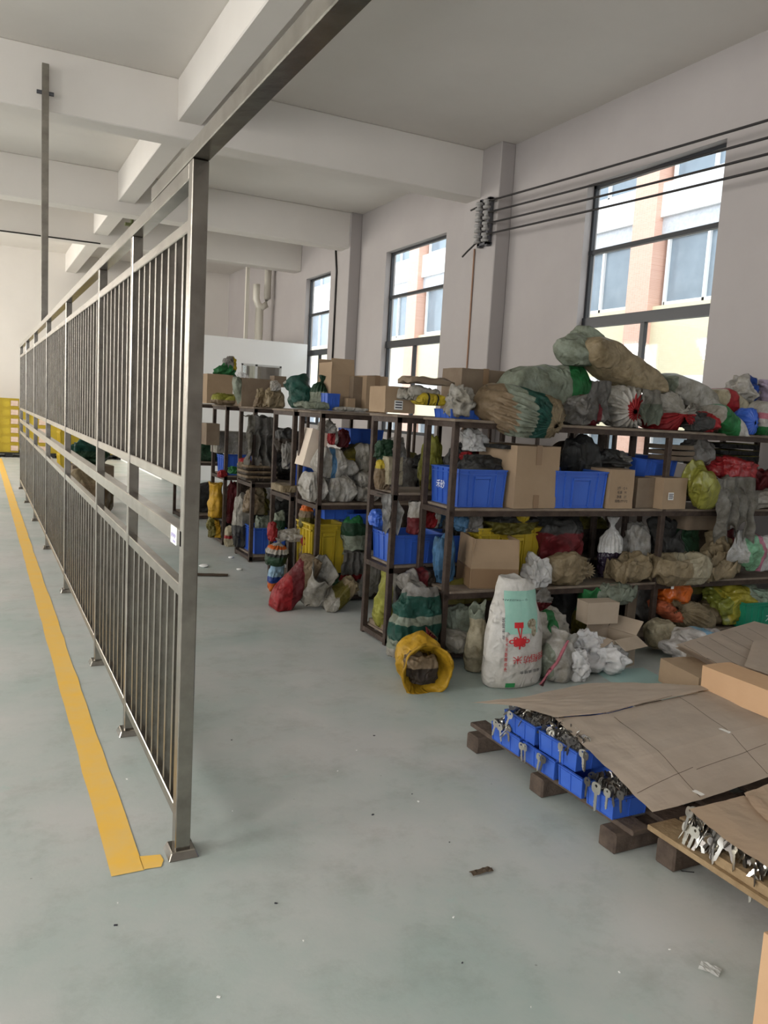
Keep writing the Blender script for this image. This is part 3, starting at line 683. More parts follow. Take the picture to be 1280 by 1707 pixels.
# ---- rack A, second shelf (z 1.05)
z = 1.052
c = crate('blue crate with white handwriting on its side, leftmost on the second shelf', 3.03, 4.72, z, .38, .40, .255, 'blue', -2)
polys = [place(text_polys('禾砂', .05), .5, .5, 1, 1)]
b = B(); vs, fs = text_polys('禾砂', .062)
V = [b.verts.new((-.199-.0, -x+.03, y+.13)) for x, y in vs]
for f in fs: b.faces.new([V[i] for i in f])
o = obj('handwriting', b, M['whiteink'], c)
bag('lump', 'plastic_bag', 'dark grey bag heaped in the leftmost blue crate of the second shelf', BG, (765, 757, 845, 792), 4.72, z+.14, 'dgrey', amp=.5, d=.3)
carton_px('large brown box with strips of tape on its front, on the second shelf', (856, 744, 931, 833), 4.47, z, d=.43, m='card', rz=3)
bag('flat', 'black_sheet', 'flat black plastic lying on top of the large taped box', 'plastic sheet', (815, 742, 915, 748), 4.68, None, 'black', d=.3)
crate_px('blue crate right of the large taped box', (928, 786, 1013, 833), 4.46, z, d=.40, rz=-1)
bag('lump', 'plastic_bag', 'dark crumpled bag behind the second blue crate of the second shelf', BG, (935, 722, 1012, 792), 4.80, z, 'dgrey', amp=.8)
bag('lump', 'plastic_bag', 'grey film bag above the small printed box', BG, (985, 748, 1062, 792), 4.72, None, 'x/dgrey,.5:grey', amp=.9, boxy=1.1)
cb = carton_px('small upright box printed with four lines of black characters', (1017, 783, 1057, 832), 4.44, z, d=.22, m='card', tape=False)
b = B()
for r, (tx, yy) in enumerate([('2件 · Q 6', .150), ('毛重   M', .118), ('净重   2T', .086), ('规格:77*1*2', .054)]):
    vs, fs = text_polys(tx, .024); V = [b.verts.new((x-.005, -.119, y+yy)) for x, y in vs]
    for f in fs: b.faces.new([V[i] for i in f])
obj('printing', b, M['ink'], cb)
cb = carton_px('low brown box with a white label, right of the dark rack post', (1104, 797, 1145, 833), 4.40, z, d=.34, m='card', rz=2, tape=False)
b = B(); box(b, -.075, -.02, -.178, -.1765, .07, .125); lb = obj('label_sticker', b, M['paper'], cb); b = B()
for k in range(4): box(b, -.07, -.028+.004*(k % 2), -.1795, -.1785, .078+.011*k, .084+.011*k)
obj('printing', b, M['ink'], lb)
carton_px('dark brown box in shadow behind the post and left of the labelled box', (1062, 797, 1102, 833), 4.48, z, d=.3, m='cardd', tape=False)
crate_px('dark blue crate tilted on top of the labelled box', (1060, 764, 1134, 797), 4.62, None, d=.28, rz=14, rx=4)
for k, (y0, y1) in enumerate([(741, 749), (750, 758), (759, 767)]):
    bag('flat', 'flattened_carton', ['flattened brown carton, top of the small stack on the second shelf', 'flattened brown carton in the middle of the small stack on the second shelf', 'flattened brown carton at the bottom of the small stack on the second shelf'][k], 'cardboard', (1098, y0, 1160, y1), 4.72, None, M['cardd'], d=.26, group='flattened cartons on the second shelf')
bag('lump', 'plastic_bag', 'rounded grey fabric bundle behind the yellow-green bag', BG, (1140, 728, 1186, 775), 4.66, None, 'grey', amp=.4)
for k, (y0, y1) in enumerate([(737, 747), (748, 757), (757, 767)]):
    bag('flat', 'black_tray', ['black flat tray, top of the stack under the top shelf', 'black flat tray in the middle of the stack under the top shelf', 'black flat tray at the bottom of the stack under the top shelf'][k], 'tray', (1180, y0, 1245, y1), 4.74, None, 'black,.8:olive', d=.26, group='stacked black trays')
bag('open', 'plastic_bag', 'shiny yellow-green bag spilling over the second shelf edge', BG, (1140, 766, 1197, 830), 4.40, z, 'ygreen', d=.26, rot=(-60, 25, 30), amp=.5, rough=None) if False else bag('open', 'plastic_bag', 'shiny yellow-green bag spilling over the second shelf edge', BG, (1140, 766, 1197, 832), 4.40, z, bm_('ygreen', .3), d=.26, rot=(-60, 25, 30), amp=.5)
bag('lump', 'plastic_bag', 'bright red bag under the top shelf right of the yellow-green bag', BG, (1180, 759, 1247, 806), 4.52, None, bm_('red', .35), amp=.5)
bag('lump', 'plastic_bag', 'dark red netted bundle at the right end of the second shelf', BG, (1235, 775, 1300, 825), 4.58, z, 'x/dred,.5:red', amp=.7)
bag('cloth', 'empty_sack', 'dusty whitish empty sack hanging over the second shelf edge at right', SK, (1184, 792, 1257, 906), 4.33, None, 'pale', d=.14, folds=4)
bag('fold', 'empty_sack', 'flattened pale sack lying at the right end of the second shelf', SK, (1225, 812, 1300, 832), 4.45, z, 'pale', d=.3)
bag('lump', 'plastic_bag', 'olive bag behind the handwritten blue crate', BG, (700, 724, 742, 776), 5.12, 1.10, 'olive,.2:ygreen', amp=.7, boxy=1.1)
bag('lump', 'plastic_bag', 'clear crinkled bag hanging behind the rack post under the top shelf', BG, (768, 712, 812, 752), 4.84, None, M['film'], amp=.8)
bag('lump', 'plastic_bag', 'small red bag end behind the leftmost blue crate', BG, (768, 752, 788, 768), 4.86, None, 'red', amp=.5)
# ---- rack A, third shelf (z .49)
z = .492
ob = carton('open brown box with raised flaps and wrapped lower half on the third shelf', 3.20, 4.66, z, .34, .34, .19, 'card', -16, (98, 96, 97, 93))
b = B(); box(b, -.173, .173, -.173, .173, .002, .14); w_ = obj('wrapped_base', b, M['tape'], ob, bevel=.004); w_['label'] = 'lower half wrapped in glossy brown tape'
bag('lump', 'plastic_bag', 'bright blue mesh bag left of the open box', BG, (722, 884, 760, 932), 4.74, z, 'lblue', amp=.5)
bag('lump', 'plastic_bag', 'grey-blue film bag above the open box', BG, (755, 848, 802, 886), 4.76, None, 'x/lblue,.3:grey', amp=.8)
crate_px('dirty yellow crate behind the open box on the third shelf', (798, 880, 905, 950), 4.68, z, d=.22, m='yplast')
bag('lump', 'plastic_bag', 'dark olive bag heaped on the dirty yellow crate', BG, (800, 853, 888, 888), 4.76, None, 'olive,.6:dgrey', amp=.7)
bag('lump', 'plastic_bag', 'small pink and white bag under the second shelf', BG, (818, 846, 862, 860), 4.70, None, 'x/white,.5:pink', amp=.5)
bag('tied', 'plastic_bag', 'small bright yellow knotted bag tail hanging under the second shelf', BG, (861, 848, 882, 872), 4.56, None, bm_('yellow', .3), d=.1, rot=(0, 80, 0))
bag('lump', 'plastic_bag', 'dark wine-red bag heap on the third shelf', BG, (884, 851, 965, 925), 4.72, z, 'dbrown,.3:dred,.7:dgrey', amp=.8)
bag('lump', 'plastic_bag', 'small silvery crumpled bag on the third shelf edge', BG, (872, 921, 915, 962), 4.50, z, M['film'], amp=.9)
bag('tied', 'paper_bag', 'crumpled light brown paper bag lying on the third shelf edge', BG, (905, 918, 996, 962), 4.52, z, 'khaki', d=.22, rot=(0, 8, 20), amp=.5)
bag('tied', 'plastic_bag', 'small clear bag of dark powder standing alone on the third shelf', BG, (1000, 862, 1040, 914), 4.66, z, bagmat([(0, (.03, .02, .04)), (.42, (.65, .65, .65))], .25), d=.13, rot=(0, -90, 0), amp=.3)
bag('lump', 'plastic_bag', 'white film bag with dark specks behind the dark-powder bag', BG, (1034, 868, 1080, 906), 4.80, z, 'white', amp=.7)
bag('fold', 'empty_sack', 'flattened brown woven sack just left of the dark rack post', SK, (1018, 918, 1082, 942), 4.52, z, 'khaki', d=.28)
bag('fold', 'empty_sack', 'open-ended cream and tan sack drooping over the third shelf edge', SK, (1078, 920, 1178, 962), 4.42, z-.02, 'x/khaki,.5:cream', d=.32)
bag('fold', 'empty_sack', 'flattened pale brown sack right of the drooping cream sack', SK, (1150, 914, 1224, 944), 4.46, z, 'khaki', d=.3)
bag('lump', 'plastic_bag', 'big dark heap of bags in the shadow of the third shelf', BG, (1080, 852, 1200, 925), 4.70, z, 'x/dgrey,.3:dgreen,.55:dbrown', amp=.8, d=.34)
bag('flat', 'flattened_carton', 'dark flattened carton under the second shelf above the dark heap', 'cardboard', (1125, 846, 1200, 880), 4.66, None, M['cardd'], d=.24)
bag('lump', 'plastic_bag', 'dirty grey and red bag right of the dark heap', BG, (1165, 876, 1235, 925), 4.56, z, 'x/khaki,.5:dred,.7:grey', amp=.7)
bag('open', 'plastic_bag', 'clear bag with green and pink printing hanging at the right of the third shelf', BG, (1208, 880, 1300, 952), 4.34, None, bagmat([(0, (.6, .6, .6)), (.3, (.25, .55, .35)), (.5, (.55, .2, .3)), (.56, (.62, .62, .62))], .22, 0, .75), d=.2, rot=(-70, 20, 60), amp=.5)
# ---- rack A, bottom shelf and the floor in front
z = .087
crate_px('blue crate at the back of the bottom shelf behind the left post', (700, 986, 805, 1050), 4.74, z, d=.2)
bag('pillow', 'filled_sack', 'dark wine-coloured bag wedged in the outer end of the nearest rack', SK, (668, 944, 728, 988), 4.84, None, 'x/grey,.3:dred,.6:dbrown', d=.2, amp=.5)
bag('lump', 'plastic_bag', 'green and grey crumpled sack bulging out of the nearest rack end', BG, (646, 968, 732, 1085), 4.58, .0, 'pale,.22:greygreen,.32:teal,.50:greygreen,.60:teal,.84:grey', d=.30, amp=.55)
bag('open', 'open_bag', 'bright yellow bag lying open toward the camera, full of brown waste', BG, (654, 1058, 746, 1160), 4.12, 0, bm_('gold', .4), d=.36, rot=(96, 0, -14), amp=.3, flare=1.1, rim=.4)
bag('lump', 'bag_contents', 'brown crumbly waste filling the open yellow bag', 'waste', (672, 1084, 730, 1136), 4.06, None, 'dbrown,.5:brown', d=.16, amp=.6)
bag('tied', 'tied_sack', 'dull wine-red sack tail behind the open yellow bag', SK, (672, 1044, 722, 1110), 4.36, 0, 'x/olive,.3:dred,.8:brown', d=.3, rot=(0, -60, -30), amp=.3)
bag('lump', 'plastic_bag', 'grey-green bag right of the left post on the bottom shelf', BG, (745, 1004, 790, 1105), 4.62, z, 'greygreen', amp=.5)
bag('pillow', 'filled_sack', 'pale full sack lying on the bottom shelf by the left post', SK, (738, 1052, 790, 1106), 4.50, z, 'pale', d=.34, amp=.2)
bag('open', 'empty_sack', 'cream empty sack hanging open between the pale sack and the rice bag', SK, (776, 1000, 814, 1128), 4.30, 0, 'cream,.75:greygreen', d=.16, rot=(0, -8, 0), amp=.4, flare=.8)
rb = bag('open', 'rice_sack', 'white woven rice sack standing upside down with red characters and a teal panel', SK, (806, 958, 906, 1149), 4.02, 0, bagmat([(0, (.56, .54, .51))], .45, 2, 1., .15), d=.24, rot=(0, 0, 0), amp=.14, P=[(0, .78), (.04, .90), (.2, 1.0), (.45, .96), (.7, .84), (.88, .68), (1, .60)], rim=.05)
for v in rb.data.vertices:      # top corner of the sack droops to the right
    k = max(0, v.co.z/.62-.55); v.co.x += -.02*k; v.co.z -= max(0, v.co.x-.02)*k*1.1
cutf = lambda u, v: (u+.10*(v-.45)*(1 if u < .3 else -.9), v)
decal(rb, 'teal_print', [rectgrid(.20, .50, .74, .88, 22, 26, lambda u, v: (u, v if u > .25 or v > .52 else .52))], M['tealpan'], .0025, 'pale teal printed panel')
kn = []
def blob(cx, cy, rx, ry, n=20, inner=0):
    vs = []; fs = []
    if inner:
        for i in range(n): a = 2*PI*i/n; vs += [(cx+rx*math.cos(a), cy+ry*math.sin(a)), (cx+rx*inner*math.cos(a), cy+ry*inner*math.sin(a))]
        fs = [(2*i, 2*((i+1) % n), 2*((i+1) % n)+1, 2*i+1) for i in range(n)]
    else:
        vs = [(cx, cy)]+[(cx+rx*math.cos(2*PI*i/n), cy+ry*math.sin(2*PI*i/n)) for i in range(n)]; fs = [(0, 1+i, 1+(i+1) % n) for i in range(n)]
    return vs, fs
kn = [blob(.42, .43, .105, .038), blob(.30, .435, .045, .020, 20, .55), blob(.545, .435, .045, .020, 20, .55), blob(.35, .462, .035, .016, 16, .45), blob(.49, .462, .035, .016, 16, .45),
      blob(.36, .405, .035, .016, 16, .45), blob(.48, .400, .035, .016, 16, .45), rectgrid(.405, .365, .43, .40, 2, 3), rectgrid(.33, .555, .47, .605, 6, 4)]
kn += [([(.37, .555), (.395, .555), (.425, .47), (.41, .465)], [(0, 1, 2, 3)]), ([(.43, .555), (.455, .555), (.435, .465), (.42, .47)], [(0, 1, 2, 3)])]
decal(rb, 'knot_print', kn, M['redink'], .0045, 'red printed tasselled knot')
for ch, cx, cy in (('米', .40, .275), ('坊', .565, .270), ('稻', .70, .275), ('桂', .825, .28), ('金', .92, .285)):
    decal(rb, 'printed_characters', [place(text_polys(ch, 1), cx, cy, .155 if cx < .8 else .12, .078, 180)], M['redink'], .0045)
decal(rb, 'printed_characters', [place(text_polys('福临·香粮食', 1), .64, .155, .075, .030, 180)], M['ink'], .0045)
decal(rb, 'printed_characters', [place(text_polys('Q 一THUZIZAN', 1), .36, .80, .05, .022, 180)], M['ink'], .0045)
decal(rb, 'printed_characters', [place(text_polys('年丰粮优', 1), .185, .55, .035, .05, 90)], M['ink'], .0045)
decal(rb, 'printed_characters', [place(text_polys('净含量粳米大米', 1), .23, .32, .045, .045, 90)], M['redink'], .0045)
decal(rb, 'green_label', [rectgrid(.24, .022, .38, .062, 8, 4)], M['greenink'], .0045)
decal(rb, 'food_picture', [blob(.62, .585, .085, .045), blob(.66, .52, .05, .05)], M['tan'] if False else mat('faded_food_print', (.45, .40, .30), .6, noise_scale=60, col2=(.12, .09, .05), namt=.3), .0045)
bag('lump', 'plastic_bag', 'white bag with green printing leaning behind the rice sack', BG, (878, 1012, 942, 1090), 4.34, .05, 'x/pale,.3:green,.5:pale', amp=.5)
bag('lump', 'plastic_bag', 'dark reddish wrapper poking up behind the rice sack top', BG, (884, 972, 920, 1020), 4.50, .3, 'dred,.4:grey', amp=.8, boxy=1.1)
bag('open', 'plastic_bag', 'whitish bag tied with a pink ribbon right of the rice sack', BG, (895, 1045, 960, 1147), 4.00, 0, bm_('x/greygreen,.2:white', .35), d=.26, rot=(0, 15, 0), amp=.45, flare=.7)
b = B(); rp = [at(947, 1068, 1, 3.84), at(938, 1085, 1, 3.83), at(928, 1105, 1, 3.82), at(914, 1120, 1, 3.83), at(902, 1142, 1, 3.85)]; tube(b, rp, [.008, .012, .01, .012, .016], 6)
tag(obj('ribbon', b, bm_('pink'), smooth=True), 'pink ribbon tied across the whitish bag beside the rice sack', 'ribbon')
for k, (bb, lb) in enumerate([((952, 1048, 1002, 1100), 'upper clump of clear bubble wrap right of the pink ribbon bag'), ((962, 1068, 1048, 1143), 'big clear crinkled bag of white film on the floor in front of the nearest rack'), ((940, 1080, 985, 1140), 'thin white film bag between the pink ribbon bag and the big clear bag')]):
    bag('lump', 'plastic_bag', lb, BG, bb, (4.12, 4.02, 3.94)[k], (None, 0, 0)[k], bagmat([(0, (.80, .80, .82))], .18, 2, .82, .12), amp=.8, boxy=.95)
bag('open', 'plastic_bag', 'yellow-green bag standing in the dark behind the bubble wrap', BG, (958, 974, 998, 1055), 4.50, z, 'olive,.5:green', d=.2, amp=.4)
bag('fold', 'plastic_bag', 'pale green translucent bag folded above the torn carton', BG, (984, 968, 1056, 1006), 4.48, None, 'y/greygreen', d=.2)
carton_px('small pale carton with its seam toward the camera, above the torn open box', (984, 1005, 1030, 1040), 4.20, None, d=.14, m='cardm', tape=False, rz=-8)
carton('torn open carton with flaps spread, standing at the foot of the nearest rack', 3.93, 4.16, .0, .26, .24, .21, 'cardm', 12, (-28, 100, -18, 50))
b = B(); box(b, -.07, .07, -.01, .01, 0, .36)
o = obj('cardboard_piece', b, M['cardd'], loc=(4.42, 4.50, z)); o.rotation_euler = (.0, .05, .35); tag(o, 'dark cardboard panel with a torn pale edge standing beside the orange bag', 'cardboard')
bag('lump', 'plastic_bag', 'shiny orange bag with a small square label on the bottom shelf', BG, (1092, 958, 1149, 1006), 4.52, None, bm_('orange', .3), amp=.4, d=.25)
bag('pillow', 'plastic_bag', 'pinkish orange bag corner below the shiny orange bag', BG, (1090, 1000, 1136, 1035), 4.46, None, bm_('coral', .35), d=.2, rot=(0, 30, 0))
b = B(); p = at(1121, 979, 1, 4.375); box(b, p.x-.014, p.x+.014, p.y, p.y+.002, p.z-.014, p.z+.014); tag(obj('price_label', b, M['paper']), 'small square label on the shiny orange bag', 'label')
bag('tied', 'tied_sack', 'brown sack with long pleats tied at its upper left, right of the orange bags', SK, (1104, 996, 1186, 1064), 4.44, z, 'khaki', d=.34, rot=(0, -150, 10), amp=.15, pleats=24)
bag('lump', 'filled_sack', 'small cream sack below the torn cardboard edge', SK, (1080, 1034, 1122, 1096), 4.24, .04, 'cream', amp=.4)
bag('tied', 'tied_sack', 'second brown sack, half dark, right of the long-pleated one', SK, (1150, 994, 1232, 1052), 4.58, z, 'x/khaki,.6:dbrown,.8:khaki', d=.3, rot=(0, -10, 30), amp=.35)
bag('lump', 'plastic_bag', 'clear olive-green bag of yellow pieces left of the green crate', BG, (1176, 970, 1268, 1034), 4.52, None, bagmat([(0, (.25, .28, .05)), (.2, (.45, .40, .05)), (.62, (.35, .42, .33))], .25, 0, .95), amp=.6)
c = crate_px('green crate with a white handwritten mark at the right edge', (1246, 1004, 1330, 1048), 4.30, z, d=.36, m='gplast', rz=-3)
b = B(); vs, fs = text_polys('大', .075); V = [b.verts.new((x-.06, -.198, y+.09)) for x, y in vs]
for f in fs: b.faces.new([V[i] for i in f])
obj('handwriting', b, M['whiteink'], c)
bag('lump', 'plastic_bag', 'clear bag heaped on the green crate', BG, (1235, 980, 1310, 1010), 4.46, None, M['filmg'], amp=.6)
crate_px('dark blue crate in shadow at the back of the bottom shelf, behind the olive-green bag', (1150, 952, 1240, 990), 4.72, None, d=.14)
bag('lump', 'plastic_bag', 'white and light blue plastic bundle on the floor behind the flattened cartons', BG, (1118, 1048, 1224, 1096), 4.02, 0, bagmat([(0, (.60, .58, .58)), (.40, (.25, .48, .70)), (.60, (.66, .62, .66))], .3, 0), amp=.5)

# ---- rack B (levels .58, 1.10) seen through the gap, and its foot
z = 1.102
for k, y0 in enumerate((762, 785)):
    carton_px(['small cream carton, upper of two stacked beside the middle posts', 'small cream carton, lower of two stacked beside the middle posts'][k], (648, y0, 671, y0+23), 5.05, None, d=.10, m=bm_('cream'), tape=False)
bag('lump', 'plastic_bag', 'dark green bundle under the top shelf left of the two stacked cream cartons', BG, (622, 728, 664, 768), 5.20, None, 'x/dgreen,.6:dgrey', amp=.8)
bag('lump', 'filled_sack', 'olive brown sack left of the two stacked cream cartons', SK, (622, 766, 652, 808), 5.16, z, 'brown,.7:yellow', amp=.4)
bag('lump', 'plastic_bag', 'pale grey folded bag hanging behind the middle posts', BG, (652, 722, 676, 765), 5.12, None, 'grey', amp=.6)
bag('cloth', 'plastic_bag', 'silvery film bag hanging below the second board left of the middle posts', BG, (628, 822, 670, 892), 5.02, None, bagmat([(0, (.5, .5, .5))], .25, 2, .92), d=.12, folds=2)
z = .582
crate('blue crate on the second-lowest shelf of the rack with the net sack', 2.84, 5.17, z, .44, .36, .21, 'blue', 0)
crate('blue crate just right of the middle posts, under the red and white bags', 3.28, 5.15, z, .38, .34, .20, 'blue', 0)
bag('lump', 'plastic_bag', 'dark blue plastic tangle above the crate left of the middle posts', BG, (614, 848, 650, 876), 5.26, None, 'blue', amp=.7)
bag('lump', 'plastic_bag', 'red bag slumped right of the middle posts under the handwritten crate', BG, (690, 846, 730, 878), 5.04, None, 'red', amp=.6)
bag('open', 'plastic_bag', 'white and red printed bag on the blue crate behind the middle posts', BG, (678, 834, 706, 890), 4.98, None, 'dred,.5:white', d=.14, amp=.6)
bag('lump', 'plastic_bag', 'white and blue film heap behind the front left post', BG, (712, 842, 742, 880), 5.02, None, 'x/white,.5:lblue', amp=.7)
z = .072
bag('open', 'net_sack', 'pale yellow-green net sack standing at the foot of the middle posts', SK, (622, 940, 672, 1062), 5.18, z, 'x/ygreen,.45:pale,.8:ygreen', d=.2, rot=(0, 12, 0), amp=.5, flare=.9)
bag('flat', 'flattened_carton', 'dusty flat cardboard lying on the bottom board behind the net sack', 'cardboard', (624, 1034, 664, 1046), 5.22, z, M['cardd'], d=.25)

# ---- tops of the farther racks
cb = carton_px('brown box with a white printed label, just left of the blue tray', (642, 645, 692, 688), 5.02, 1.652, d=.25, m='card', tape=False)
b = B(); box(b, -.045, .02, -.128, -.1262, .022, .085); lb = obj('label_sticker', b, M['paper'], cb); b = B()
for k in range(3): box(b, -.038, .013, -.130, -.1285, .033+.018*k, .041+.018*k)
obj('printing', b, M['ink'], lb)
Tt = 1.64
carton_px('tall brown box standing left of the labelled box', (609, 627, 645, 688), 6.36, Tt, d=.30, m='card', rz=2)
carton_px('dark-sided brown box tight against the tall brown box', (588, 628, 608, 686), 6.44, Tt, d=.30, m='cardd', tape=False)
carton_px('brown box with a torn top edge right of the green sack', (551, 624, 590, 684), 6.52, Tt, d=.30, m='card', open_=(100, 85, 92, None))
carton_px('small brown carton in front of the torn-topped box', (579, 664, 592, 684), 6.34, Tt, d=.10, m='card', tape=False)
c = crate_px('small light blue basket left of the torn-topped box', (545, 656, 568, 682), 6.36, Tt, d=.16)
bag('open', 'filled_sack', 'big dark green sack with an open grey mouth on top of the white-sack rack', SK, (473, 622, 528, 676), 6.95, Tt, 'x/pale,.02:teal', d=.4, rot=(-35, 0, 10), amp=.3)
bag('tied', 'filled_sack', 'green-grey printed sack end right of the big dark green sack', SK, (515, 624, 546, 680), 6.70, Tt, 'greygreen,.5:dgreen', d=.3, rot=(0, -70, 0), amp=.4)
bag('fold', 'empty_sack', 'flattened green sack under the printed sack end', SK, (490, 668, 545, 682), 6.40, Tt, 'greygreen', d=.3)
bag('fold', 'plastic_bag', 'thin white film lying in front of the boxes', BG, (556, 678, 612, 686), 6.30, Tt, 'white', d=.15)
T2 = 1.63
bag('lump', 'plastic_bag', 'brown crumpled bag with a wrinkled neck left of the green sacks', BG, (437, 644, 476, 676), 8.20, T2, 'khaki', amp=.6)
bag('lump', 'plastic_bag', 'tan crumpled paper heap at the far rack top', BG, (422, 646, 446, 674), 8.30, T2, 'brown,.5:khaki', amp=.7)
carton_px('brown box behind the tan crumpled heap', (403, 631, 452, 672), 8.50, T2, d=.3, m='cardd', tape=False)
bag('pillow', 'filled_sack', 'grey-brown leaning flat sack left of the brown box', SK, (386, 628, 414, 668), 8.60, T2, 'greygreen', d=.2, rot=(0, 60, 0))
carton_px('brown box just right of the end fence post', (345, 624, 388, 668), 9.30, 1.64, d=.3, m='card', tape=False)
bag('fold', 'empty_sack', 'yellow-green flattened sack along the far rack edge', SK, (350, 655, 422, 671), 8.9, 1.63, 'brown,.4:ygreen', d=.35)
bag('lump', 'plastic_bag', 'green bag heaped on the box beside the end fence post', BG, (353, 604, 396, 634), 9.40, None, 'greygreen,.3:green', amp=.7, boxy=1.1)
bag('lump', 'plastic_bag', 'yellow and grey bag crowning the green bag', BG, (371, 593, 395, 620), 9.40, None, 'x/grey,.7:yellow', amp=.5)
bag('lump', 'plastic_bag', 'small clear film scrap right of the green bag', BG, (395, 620, 416, 634), 9.2, None, M['film'], amp=.8)
carton_px('small dark box behind the white scrap', (457, 627, 477, 645), 8.4, None, d=.15, m='cardd', tape=False)
bag('lump', 'plastic_bag', 'white scrap of foam left of the big dark green sack', BG, (449, 634, 468, 652), 8.1, None, 'white', amp=.5)

# ---- rack with the white sacks (Y 6.3-6.8)
z = .862
WS = 'white sacks piled on the middle shelf'
for bb, yy, zz, lb, mt in [((503, 786, 540, 831), 6.42, z, 'greyish white sack at the left bottom of the sack pile, light corner', 'white'), ((538, 788, 588, 832), 6.44, z, 'broad grey-white sack in the middle of the pile bottom', 'white'),
                   ((583, 806, 626, 832), 6.46, z, 'lowest white sack at the right end of the pile', 'white'), ((586, 784, 630, 810), 6.48, None, 'white sack second from bottom at the right end of the pile', 'white'),
                   ((546, 762, 590, 794), 6.52, None, 'wrinkled white sack above the broad grey-white sack', 'white'), ((590, 738, 626, 786), 6.55, None, 'upright pale sack topping the right of the pile', 'pale'),
                   ((524, 744, 572, 796), 6.45, None, 'white sack with a turquoise stripe topping the left of the pile', 'x/white,.40:lblue,.58:white')]:
    bag('pillow', 'filled_sack', lb, SK, bb, yy, zz, mt, d=.30, amp=.28, group=WS)
bag('pillow', 'filled_sack', 'dull yellow sack slanting behind the white sack pile', SK, (568, 738, 612, 770), 6.66, None, 'yellow,.2:olive', d=.25, rot=(0, -28, 0))
carton_px('pinkish grey slanted box behind the left of the white sack pile', (505, 716, 535, 780), 6.62, None, d=.2, m='cardg', ry=14, tape=False)
bag('lump', 'plastic_bag', 'red and white bag under the top shelf above the white sacks', BG, (545, 712, 565, 742), 6.55, None, 'x/red,.5:white', amp=.7)
bag('lump', 'plastic_bag', 'dark red bundle left of the back blue crate', BG, (560, 714, 584, 746), 6.66, None, 'dred', amp=.5)
bag('lump', 'plastic_bag', 'small white crumpled bag under the top shelf', BG, (527, 700, 560, 722), 6.40, None, 'white', amp=.8)
crate('blue crate at the back under the top shelf, above the dull yellow sack', 3.30, 7.1, 1.32, .36, .3, .16)
bag('lump', 'plastic_bag', 'dark brown clutter behind the pile on the middle shelf', BG, (560, 740, 626, 790), 6.74, None, 'dbrown', amp=.5, d=.12)
z = .072
c = crate_px('bright yellow crate standing on the bottom board', (517, 874, 576, 956), 6.40, None, d=.34, m='yplast')
crate_px('pale-rimmed blue crate right above the bright yellow crate', (540, 846, 592, 866), 6.40, None, d=.34)
bag('open', 'plastic_bag', 'green patterned bag folded over the yellow crate, tail downward', BG, (566, 858, 617, 925), 6.36, None, 'greygreen,.5:dgreen,.8:green', d=.25, rot=(160, 0, 0), amp=.4)
bag('lump', 'net_sack', 'orange net bag behind the posts left of the yellow crate', SK, (498, 838, 526, 882), 6.62, None, 'olive,.45:brown,.7:orange', amp=.6)
crate('blue crate deep under the middle board right of the green patterned bag', 3.08, 6.5, .60, .4, .34, .16)
bag('lump', 'filled_sack', 'beige knitted-looking sack low behind the rack foot', SK, (584, 916, 632, 985), 6.36, .02, 'pale', amp=.3)
bag('cloth', 'net_sack', 'grey net sack hanging below the green patterned bag', SK, (560, 918, 602, 985), 6.24, None, 'pale,.3:red,.42:grey', d=.16, folds=3)
bag('open', 'empty_sack', 'pale dusty sack lying open on the floor at the second row foot', SK, (498, 925, 564, 993), 6.10, 0.02, 'pale', d=.28, rot=(40, 0, 20), amp=.5)
bag('fold', 'empty_sack', 'brown and yellow sack drooping to the floor right of the pale dusty sack', SK, (538, 962, 598, 1012), 6.02, 0, 'x/pale,.3:olive,.6:khaki', d=.25, rot=(0, -25, 0))
bag('pillow', 'net_sack', 'long red net sack lying slanted on the floor of the aisle', SK, (452, 924, 532, 994), 6.16, 0.0, 'x/red,.35:dred,.6:brown', d=.24, rot=(0, -34, 0), amp=.3)
# ---- next rack (Y 6.9-7.45)
bag('tied', 'tied_bag', 'round bag with white, orange and black stripes at the rack end', BG, (440, 896, 482, 941), 6.72, None, 'dgreen,.35:black,.45:white,.62:orange,.72:white', d=.3, rot=(0, -80, 0), amp=.2)
bag('lump', 'plastic_bag', 'red cloth tail above the striped round bag', BG, (445, 868, 462, 902), 6.76, None, 'red', amp=.5)
bag('lump', 'plastic_bag', 'light printed cloth lying between the two red tails', BG, (460, 880, 510, 902), 6.74, None, 'x/white,.5:pale', amp=.6)
bag('lump', 'plastic_bag', 'red bag corner left of the bright yellow crate', BG, (502, 888, 524, 912), 6.60, None, 'red', amp=.6)
bag('lump', 'plastic_bag', 'dark red and brown bag under the red bag corner', BG, (497, 904, 522, 945), 6.66, None, 'dred,.5:brown', amp=.5)
bag('lump', 'plastic_bag', 'sky blue, white and orange bag at floor level under the striped round bag', BG, (446, 936, 474, 966), 6.80, 0, 'orange,.3:blue,.5:sky', amp=.4)
crate('tall blue crate beside the double posts on the middle shelf', 2.86, 7.12, .862, .36, .36, .30)
bag('lump', 'plastic_bag', 'silver crinkled film bag above the tall blue crate', BG, (492, 744, 524, 778), 7.0, None, M['film'], amp=.8)
bag('lump', 'plastic_bag', 'grey film bag left of the double posts', BG, (468, 735, 492, 782), 7.10, None, 'grey', amp=.7)
bag('lump', 'plastic_bag', 'dark red-brown rag heap on the middle shelf left of the double posts', BG, (455, 712, 500, 760), 7.25, None, 'dbrown,.6:dgrey', amp=.6)
bag('flat', 'rubbish_strips', 'pale loose strips on the shelf edge left of the double posts', 'scrap', (458, 806, 488, 818), 7.0, None, 'khaki', d=.3)
bag('lump', 'plastic_bag', 'green rolled bag under the middle shelf near the striped bag', BG, (455, 850, 476, 884), 7.2, None, 'dgreen,.5:greygreen', amp=.5)
